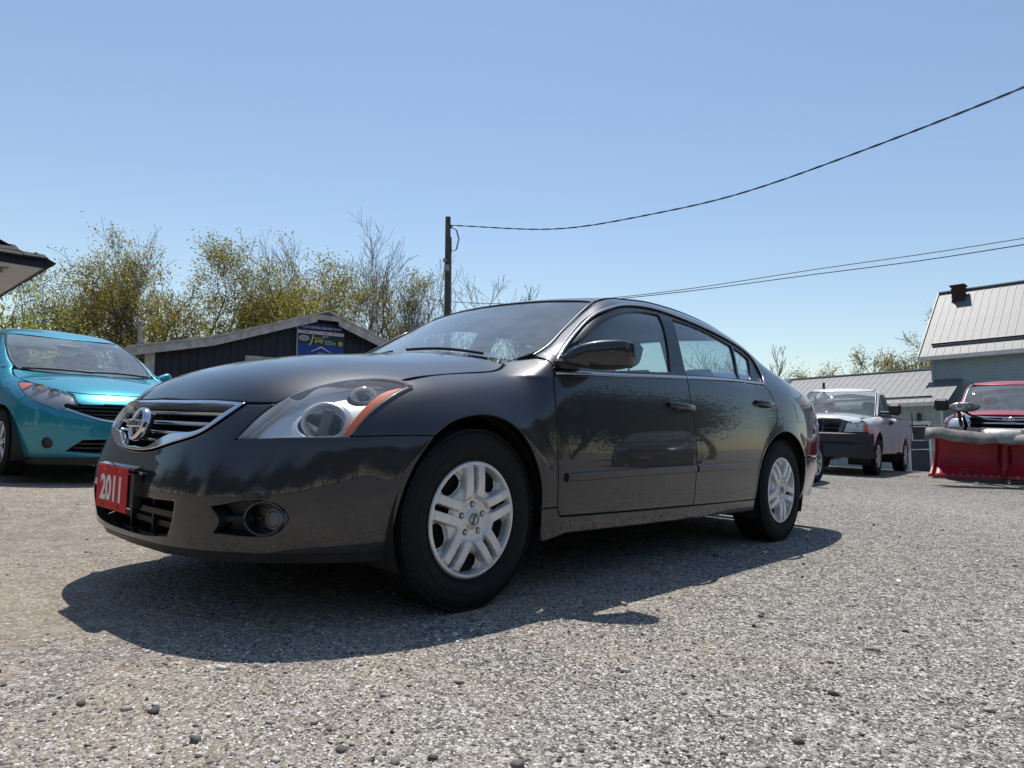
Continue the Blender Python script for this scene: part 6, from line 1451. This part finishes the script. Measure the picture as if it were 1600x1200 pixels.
def wire(name, pts, r_, label, group=None, tw=0.):
    P = catmull(pts, .25); b = MB()
    if tw:
        for ph in (0, math.pi):
            t = np.linspace(0, len(P)*.25*6, len(P)); off_ = np.stack([0*t, np.sin(t+ph), np.cos(t+ph)], 1)*tw; b.tube((P+off_).tolist(), r_, 4)
    b.tube(P.tolist(), r_, 5); o = b.build(name, MAT['wire'], None, True); tag(o, label, 'wire', group); return o
wire('overhead_wire', [(14.93, 16.26, 7.91), (15.21, 14.66, 7.63), (15.6, 11.53, 7.15), (15.71, 8.71, 7.06), (15.5, 5.8, 7.02), (14.82, 2.95, 7.08), (13.74, 0.75, 6.97), (12.22, -1.0, 6.63), (10.27, -2.29, 6.04)], .015, 'thick twisted cable sagging from the top of the pole to the upper right', tw=.012)
wire('overhead_wire', [(15.05, 17.2, 5.3), (15.74, 16.53, 5.26), (16.53, 13.92, 5.09), (17.34, 10.69, 5.1), (17.88, 7.76, 5.23), (18.18, 4.42, 5.41), (18.06, 1.86, 5.43), (17.58, -0.32, 5.39), (16.73, -2.1, 5.27)], .013, 'upper of the two thin wires low over the roof of the grey saloon')
wire('overhead_wire', [(16.5, 14.3, 4.98), (17.34, 10.69, 5.05), (17.88, 7.75, 5.15), (18.17, 4.42, 5.27), (18.05, 1.86, 5.27), (17.57, -0.32, 5.24), (16.72, -2.1, 5.11)], .013, 'lower of the two thin wires low over the roof of the grey saloon')
b = MB()
for dx in (.0, .05): b.tube([(.11, -.05, 7.98), (.30+dx, -.1, 7.9), (.42+dx, -.1, 7.6), (.30+dx, -.1, 7.15+dx), (.1, -.1, 7.05), (.05, -.12, 7.4)], .014, 5)
b.tube([(-.10, -.1, 7.3), (-.28, -.1, 6.2), (-.45, -.1, 5.0), (-.60, -.1, 3.9)], .010, 5); b.lathe([(.0, .1), (.06, .05), (.06, -.15), (0, -.2)], 8, Matrix.Translation((-.60, -.1, 3.85))); b.build('cable_loops', MAT['wire'], pole, True)

# ---------------------------------------------------------------- trees in early leaf
def leaf_mat(name, c0, c1, c2):
    m_ = bpy.data.materials.new(name); m_.use_nodes = True; nt = m_.node_tree; p = nt.nodes['Principled BSDF']; out = nt.nodes['Material Output']
    g_ = nt.nodes.new('ShaderNodeNewGeometry'); col = ramp(nt, g_.outputs['Random Per Island'], [(0, c0), (.5, c1), (1, c2)])
    nt.links.new(col, p.inputs['Base Color']); p.inputs['Roughness'].default_value = .6; p.inputs['Specular IOR Level'].default_value = .2
    tl = nt.nodes.new('ShaderNodeBsdfTranslucent'); nt.links.new(col, tl.inputs[0]); mx = nt.nodes.new('ShaderNodeMixShader'); mx.inputs[0].default_value = .55
    nt.links.new(p.outputs[0], mx.inputs[1]); nt.links.new(tl.outputs[0], mx.inputs[2]); nt.links.new(mx.outputs[0], out.inputs[0]); return m_
MAT['bark'] = simple('bark', (.10, .086, .070), .9, 0, .4, 6, .4, 30); MAT['barkgrey'] = simple('grey_bark', (.17, .155, .135), .9, 0, .35, 6, .4, 30)
LEAF = dict(olive=leaf_mat('olive_leaves', (.24, .215, .045), (.34, .30, .06), (.44, .38, .09)), pale=leaf_mat('pale_olive_leaves', (.24, .21, .075), (.33, .29, .10), (.42, .36, .15)),
            lime=leaf_mat('lime_leaves', (.22, .26, .035), (.32, .36, .05), (.42, .44, .08)), dark=leaf_mat('dark_leaves', (.025, .035, .012), (.045, .055, .018), (.07, .075, .025)))
class TreeGen:
    def __init__(s, seed, h=10., spread=.55, stems=1, levels=5, lean=.15, up=.35, kids=(4, 4, 4, 3), first=.25, wander=.16, r0=.2, taper=.62, minr=.008):
        s.r = np.random.default_rng(seed); s.br = []; s.tips = []; s.p = dict(spread=spread, up=up, kids=kids, wander=wander, taper=taper, levels=levels, minr=minr, first=first)
        for i in range(stems):
            a = 2*math.pi*i/stems+s.r.uniform(0, 1); l = lean*s.r.uniform(.6, 1.3)*(1 if stems > 1 else .4)
            s.grow(np.array([.12*math.cos(a)*(stems > 1), .12*math.sin(a)*(stems > 1), -.3]), np.array([l*math.cos(a), l*math.sin(a), 1.]), h*s.r.uniform(.50, .60), r0*(1 if stems == 1 else .75), 0)
        z1 = max(t[2] for t in s.tips); k = h/z1
        s.br = [([q*np.array([k, k, k]) for q in pts], rr, lv) for pts, rr, lv in s.br]; s.tips = [q*k for q in s.tips]
    def grow(s, p, d, L, rad, lv):
        P = s.p; n = 7 if lv == 0 else 5 if lv < 3 else 3; pts = [p]; rr = [rad]; d = d/np.linalg.norm(d); seg = L/n
        for i in range(n):
            d = d+s.r.normal(0, P['wander'], 3)*(1.3 if lv > 1 else .8)+np.array([0, 0, P['up']*.12]); d /= np.linalg.norm(d); p = p+d*seg; pts.append(p); rr.append(max(P['minr'], rad*(1-.62*(i+1)/n)))
        s.br.append((pts, rr, lv))
        if lv >= P['levels']-1: s.tips += pts[1:]; return
        if lv >= P['levels']-2: s.tips += pts[2:]
        k = P['kids'][min(lv, len(P['kids'])-1)]; k = max(2, int(k+s.r.integers(-1, 2)))
        for i in range(k):
            t = P['first']+(1-P['first'])*(i+s.r.uniform(.1, .9))/k if lv == 0 else s.r.uniform(.2, 1.); f_ = t*n; j = min(int(f_), n-1); q = pts[j]+(pts[j+1]-pts[j])*(f_-j)
            a = s.r.uniform(0, 2*math.pi); ax = np.cross(d, [math.cos(a), math.sin(a), .3]); ax /= np.linalg.norm(ax)
            nd = d*math.cos(P['spread'])+ax*math.sin(P['spread']*s.r.uniform(.7, 1.4)); nd[2] += P['up']*.5
            s.grow(q, nd, L*s.r.uniform(.48, .78)*(1.05-.35*t if lv == 0 else 1), rr[j]*P['taper'], lv+1)
        s.grow(pts[-1], d+s.r.normal(0, .2, 3), L*.55, rr[-1], lv+1)
    def wood(s, name, mat, par):
        V = []; Fc = []; nV = 0
        for pts, rr, lv in s.br:
            k = 7 if lv == 0 else 5 if lv == 1 else 4 if lv == 2 else 3
            P = np.array(pts); rr = np.array(rr); T_ = np.gradient(P, axis=0); T_ /= np.linalg.norm(T_, axis=1)[:, None]+1e-9
            ref = np.array([.3, .5, .81]) if abs(T_[0, 2]) < .9 else np.array([1., .2, 0]); a = np.cross(T_, ref); a /= np.linalg.norm(a, axis=1)[:, None]+1e-9; b_ = np.cross(T_, a)
            an = 2*np.pi*np.arange(k)/k; ring = P[:, None]+rr[:, None, None]*(a[:, None]*np.cos(an)[:, None]+b_[:, None]*np.sin(an)[:, None]); n = len(P)
            V.append(ring.reshape(-1, 3)); i = np.arange(n-1)[:, None]*k; j = np.arange(k)[None]; j2 = (j+1) % k
            Fc.append(np.stack([i+j, i+j2, i+k+j2, i+k+j], -1).reshape(-1, 4)+nV); nV += n*k
        return fastmesh(name, np.concatenate(V), np.concatenate(Fc), mat, par, True)
    def leaves(s, name, mat, par, count, size, spread=.22, zmin=0., dens=None):
        T_ = np.array(s.tips); w = None
        if zmin > 0: T_ = T_[T_[:, 2] > zmin]
        cl = T_[s.r.integers(0, len(T_), max(40, count//34))]; u_ = s.r.integers(0, len(cl), count*2); q_ = cl[u_]+s.r.normal(0, spread*1.5, (count*2, 3))
        T_ = np.concatenate([q_[:count], T_[s.r.integers(0, len(T_), count//3)]]); idx = s.r.permutation(len(T_))[:count]
        if dens is not None:
            k_ = dens(T_[idx]) > s.r.uniform(0, 1, count); idx = idx[k_]
        c = T_[idx]+s.r.normal(0, spread*.6, (len(idx), 3)); n = len(c)
        u = s.r.normal(0, 1, (n, 3)); u /= np.linalg.norm(u, axis=1)[:, None]; v = np.cross(u, s.r.normal(0, 1, (n, 3))); v /= np.linalg.norm(v, axis=1)[:, None]
        L = size*s.r.uniform(.6, 1.4, n)[:, None]; w_ = L*.42
        V = np.stack([c-u*L*.5, c+v*w_*.5-u*L*.05, c+u*L*.5, c-v*w_*.5-u*L*.05], 1).reshape(-1, 3)
        Fc = np.arange(n*4).reshape(n, 4); o = fastmesh(name, V, Fc, mat, par, False); o['kind'] = 'stuff'; return o
def fastmesh(name, V, F_, mat, par, smooth):
    me = bpy.data.meshes.new(name); k = F_.shape[1]; me.vertices.add(len(V)); me.vertices.foreach_set('co', np.asarray(V, np.float32).ravel())
    me.loops.add(F_.size); me.loops.foreach_set('vertex_index', F_.ravel().astype(np.int32)); me.polygons.add(len(F_)); me.polygons.foreach_set('loop_start', np.arange(0, F_.size, k, dtype=np.int32))
    if smooth: me.polygons.foreach_set('use_smooth', np.ones(len(F_), bool))
    me.update(calc_edges=True); return link(name, me, mat, par)
def tree(seed, loc, label, rz=0., sc=1., leaf=None, n=0, size=.12, bark='bark', group=None, name='tree', zmin=0., dens=None, lspread=.15, **kw):
    o = empty(name, loc, rz, label, 'tree', group); o.scale = (sc,)*3
    t = TreeGen(seed, **kw); t.wood('trunk', MAT[bark], o)
    if leaf: t.leaves('crown', LEAF[leaf], o, n, size, zmin=zmin, dens=dens, spread=lspread)
    return o
G1 = 'trees behind the garage'
tree(11, (8.1, 30.7, -.6), 'pale sparse-leaved tree at the left end of the row behind the garage', .3, 1., 'pale', 9500, .12, bark='barkgrey', group=G1, h=8.6, stems=3, lean=.45, spread=.62, up=.22)
tree(12, (10.6, 29.3, -.6), 'broad yellow-green tree with bare topmost twigs behind the garage roof vent', 1.2, 1., 'olive', 21000, .12, group=G1, h=10.0, stems=3, lean=.28, spread=.6, up=.25, dens=lambda P: 1.25*sstep(9.8, 8.2, P[:, 2])+.03)
tree(13, (12.9, 28.6, -.6), 'olive-leaved tree with crooked dark limbs, second from the sign side behind the garage', 2.2, 1., 'olive', 13000, .12, group=G1, h=9.2, stems=2, lean=.3, spread=.66, up=.2)
tree(14, (14.6, 26.8, -.6), 'yellow-green tree directly behind the peak of the garage roof', .5, 1., 'olive', 17000, .12, group=G1, h=9.4, stems=2, lean=.34, spread=.62, up=.25)
tree(15, (18.6, 29.2, -.6), 'tall bare tree whose leafless fan of branches tops the row behind the garage', 1., 1., bark='barkgrey', group=G1, h=12.2, stems=3, lean=.22, spread=.5, up=.5, kids=(4, 4, 3, 3), minr=.008)
tree(16, (15.3, 24.2, -.5), 'yellow-green leaning tree to the right of the garage sign', 2.9, 1., 'olive', 13000, .115, group=G1, h=8.6, stems=2, lean=.30, spread=.62, up=.25)
G2 = 'bare trees beside the pole'
tree(17, (17.7, 23.2, -.5), 'bare forked tree just right of the garage, left of its two bare neighbours', .2, 1., bark='barkgrey', group=G2, h=9.2, stems=2, lean=.24, spread=.45, up=.5, minr=.008)
tree(18, (19.3, 22.7, -.5), 'bare slender tree close to the left side of the pole', 1.6, 1., bark='barkgrey', group=G2, h=9.5, stems=2, lean=.26, spread=.45, up=.5, minr=.008)
tree(19, (21.0, 22.2, -.5), 'low bare tree with twigs reaching to the right of the pole', 2.2, 1., bark='barkgrey', group=G2, h=8.8, stems=2, lean=.30, spread=.5, up=.4, minr=.008)
tree(20, (25.0, 21.2, -.5), 'bare twigs showing just above the windscreen of the grey saloon', 1.1, 1., bark='barkgrey', h=8.9, stems=2, lean=.3, spread=.5, up=.4, minr=.012)
tree(21, (3.6, 23.2, -.5), 'bright lime-green bush under the shop eaves', .3, 1., 'lime', 9000, .13, name='bush', h=5.4, stems=4, lean=.38, spread=.6, up=.3, levels=4)
tree(23, (38.8, 15.4, -.6), 'small bare tree behind the boot of the grey saloon', .7, 1., bark='barkgrey', h=7.0, stems=3, lean=.3, spread=.5, up=.4, minr=.013, levels=4, kids=(6, 5, 5))
tree(24, (51.5, 10.3, -.6), 'sparse olive tree beside the steep house roof', .7, 1., 'pale', 11000, .13, h=11.3, stems=2, lean=.28, spread=.55, up=.3, minr=.014)
tree(25, (47.0, 12.3, -.6), 'round olive bush rising over the wing roof', 2.7, 1., 'olive', 10000, .13, name='bush', h=7.3, stems=3, lean=.35, spread=.6, up=.25, levels=4, minr=.018)
tree(26, (44.5, 14.8, -.6), 'low green bush topping the wing roof, left of the olive one', 1.7, 1., 'lime', 8000, .13, name='bush', h=5.6, stems=4, lean=.45, spread=.6, up=.25, levels=4, minr=.018)
tree(27, (60.1, 7.0, -.6), 'thin-leaved treetop above the ridge of the house', 1.7, 1., 'pale', 6000, .14, h=13.2, stems=2, lean=.3, spread=.55, up=.3, minr=.018)
# tufts of grass along the wing
gt = []
for i in range(900):
    x = rng.uniform(-10, .5); y = rng.uniform(-2.4, -1.7); Mw = Matrix.Translation(wing.location) @ wing.rotation_quaternion.to_matrix().to_4x4(); q = Mw @ Vector((x, y, 0)); z = float(terrain(q.x, q.y)); a = rng.uniform(0, 6.28); h_ = rng.uniform(.05, .22)*(1 if rng.random() < .8 else 1.6)
    dx, dy = .012*math.cos(a), .012*math.sin(a); lx, ly = rng.normal(0, .05, 2); gt.append(((q.x-dx, q.y-dy, z-.02), (q.x+dx, q.y+dy, z-.02), (q.x+lx, q.y+ly, z+h_)))
fastmesh('grass', np.array(gt).reshape(-1, 3), np.arange(len(gt)*3).reshape(-1, 3), LEAF['lime'], None, False)['kind'] = 'stuff'

# ---------------------------------------------------------------- the rest of the lot: cars and trees that the paintwork mirrors
def car_copy(src, label, paint_, loc, rz, old=MAT['teal']):
    c = copy_tree(src); c['label'] = label; c.location = loc; c.rotation_quaternion = Quaternion((0, 0, 1), rz); recolour(c, old, paint_); return c
bl = car_copy(hb, 'blue hatchback mostly hidden behind the tail of the grey saloon', MAT['blue'], (9.5, 2.15, 0), math.pi)
dk = car_copy(hb, 'black hatchback with a red 2010 plate, mirrored in the front door of the grey saloon', MAT['black_paint'], (9.4, -6.0, 0), -.42)
pz = empty('plate'); pz.parent = dk; pz.location = (-.895, 0, .42)
MB().box((0, 0, 0), (.004, .32, .15)).build('plate_sheet', MAT['platered'], pz); text_mesh('plate_number', '2010', .12, axm((-1, 0, 0), (0, 0, 1), (-.003, 0, -.004)), MAT['platewhite'], pz, .0006, bold=.003, sx=.92)
sv = car_copy(hb, 'silver hatchback mirrored in the front bumper of the grey saloon', MAT['silver'], (-7.6, -4.6, 0), 2.9)
b = MB()
tr_ = [TreeGen(60+i, h=6.5+.7*(i % 3), stems=2, lean=.3, spread=.62, up=.25, levels=4) for i in range(3)]
k_ = 0
for i in range(30):
    a = R(128)+R(205)*i/29; rr = 42+4*math.sin(i*2.3); g_ = i % 3
    loc = (rr*math.cos(a), rr*math.sin(a), -.3)
    if i < 3:
        o = empty('tree', loc, i*1.3, 'leafy tree in the row beyond the lot behind the viewer', 'tree', 'trees behind the viewer'); tr_[g_].wood('trunk', MAT['bark'], o); tr_[g_].leaves('crown', LEAF['dark'], o, 20000, .16, spread=.5); base_t = globals().setdefault('bt', []); base_t.append(o)
    else:
        o = copy_tree(base_t[g_]); o.location = loc; o.rotation_quaternion = Quaternion((0, 0, 1), i*1.3)
    o.scale = (2., 2., 1.45+.15*math.sin(i*1.7))
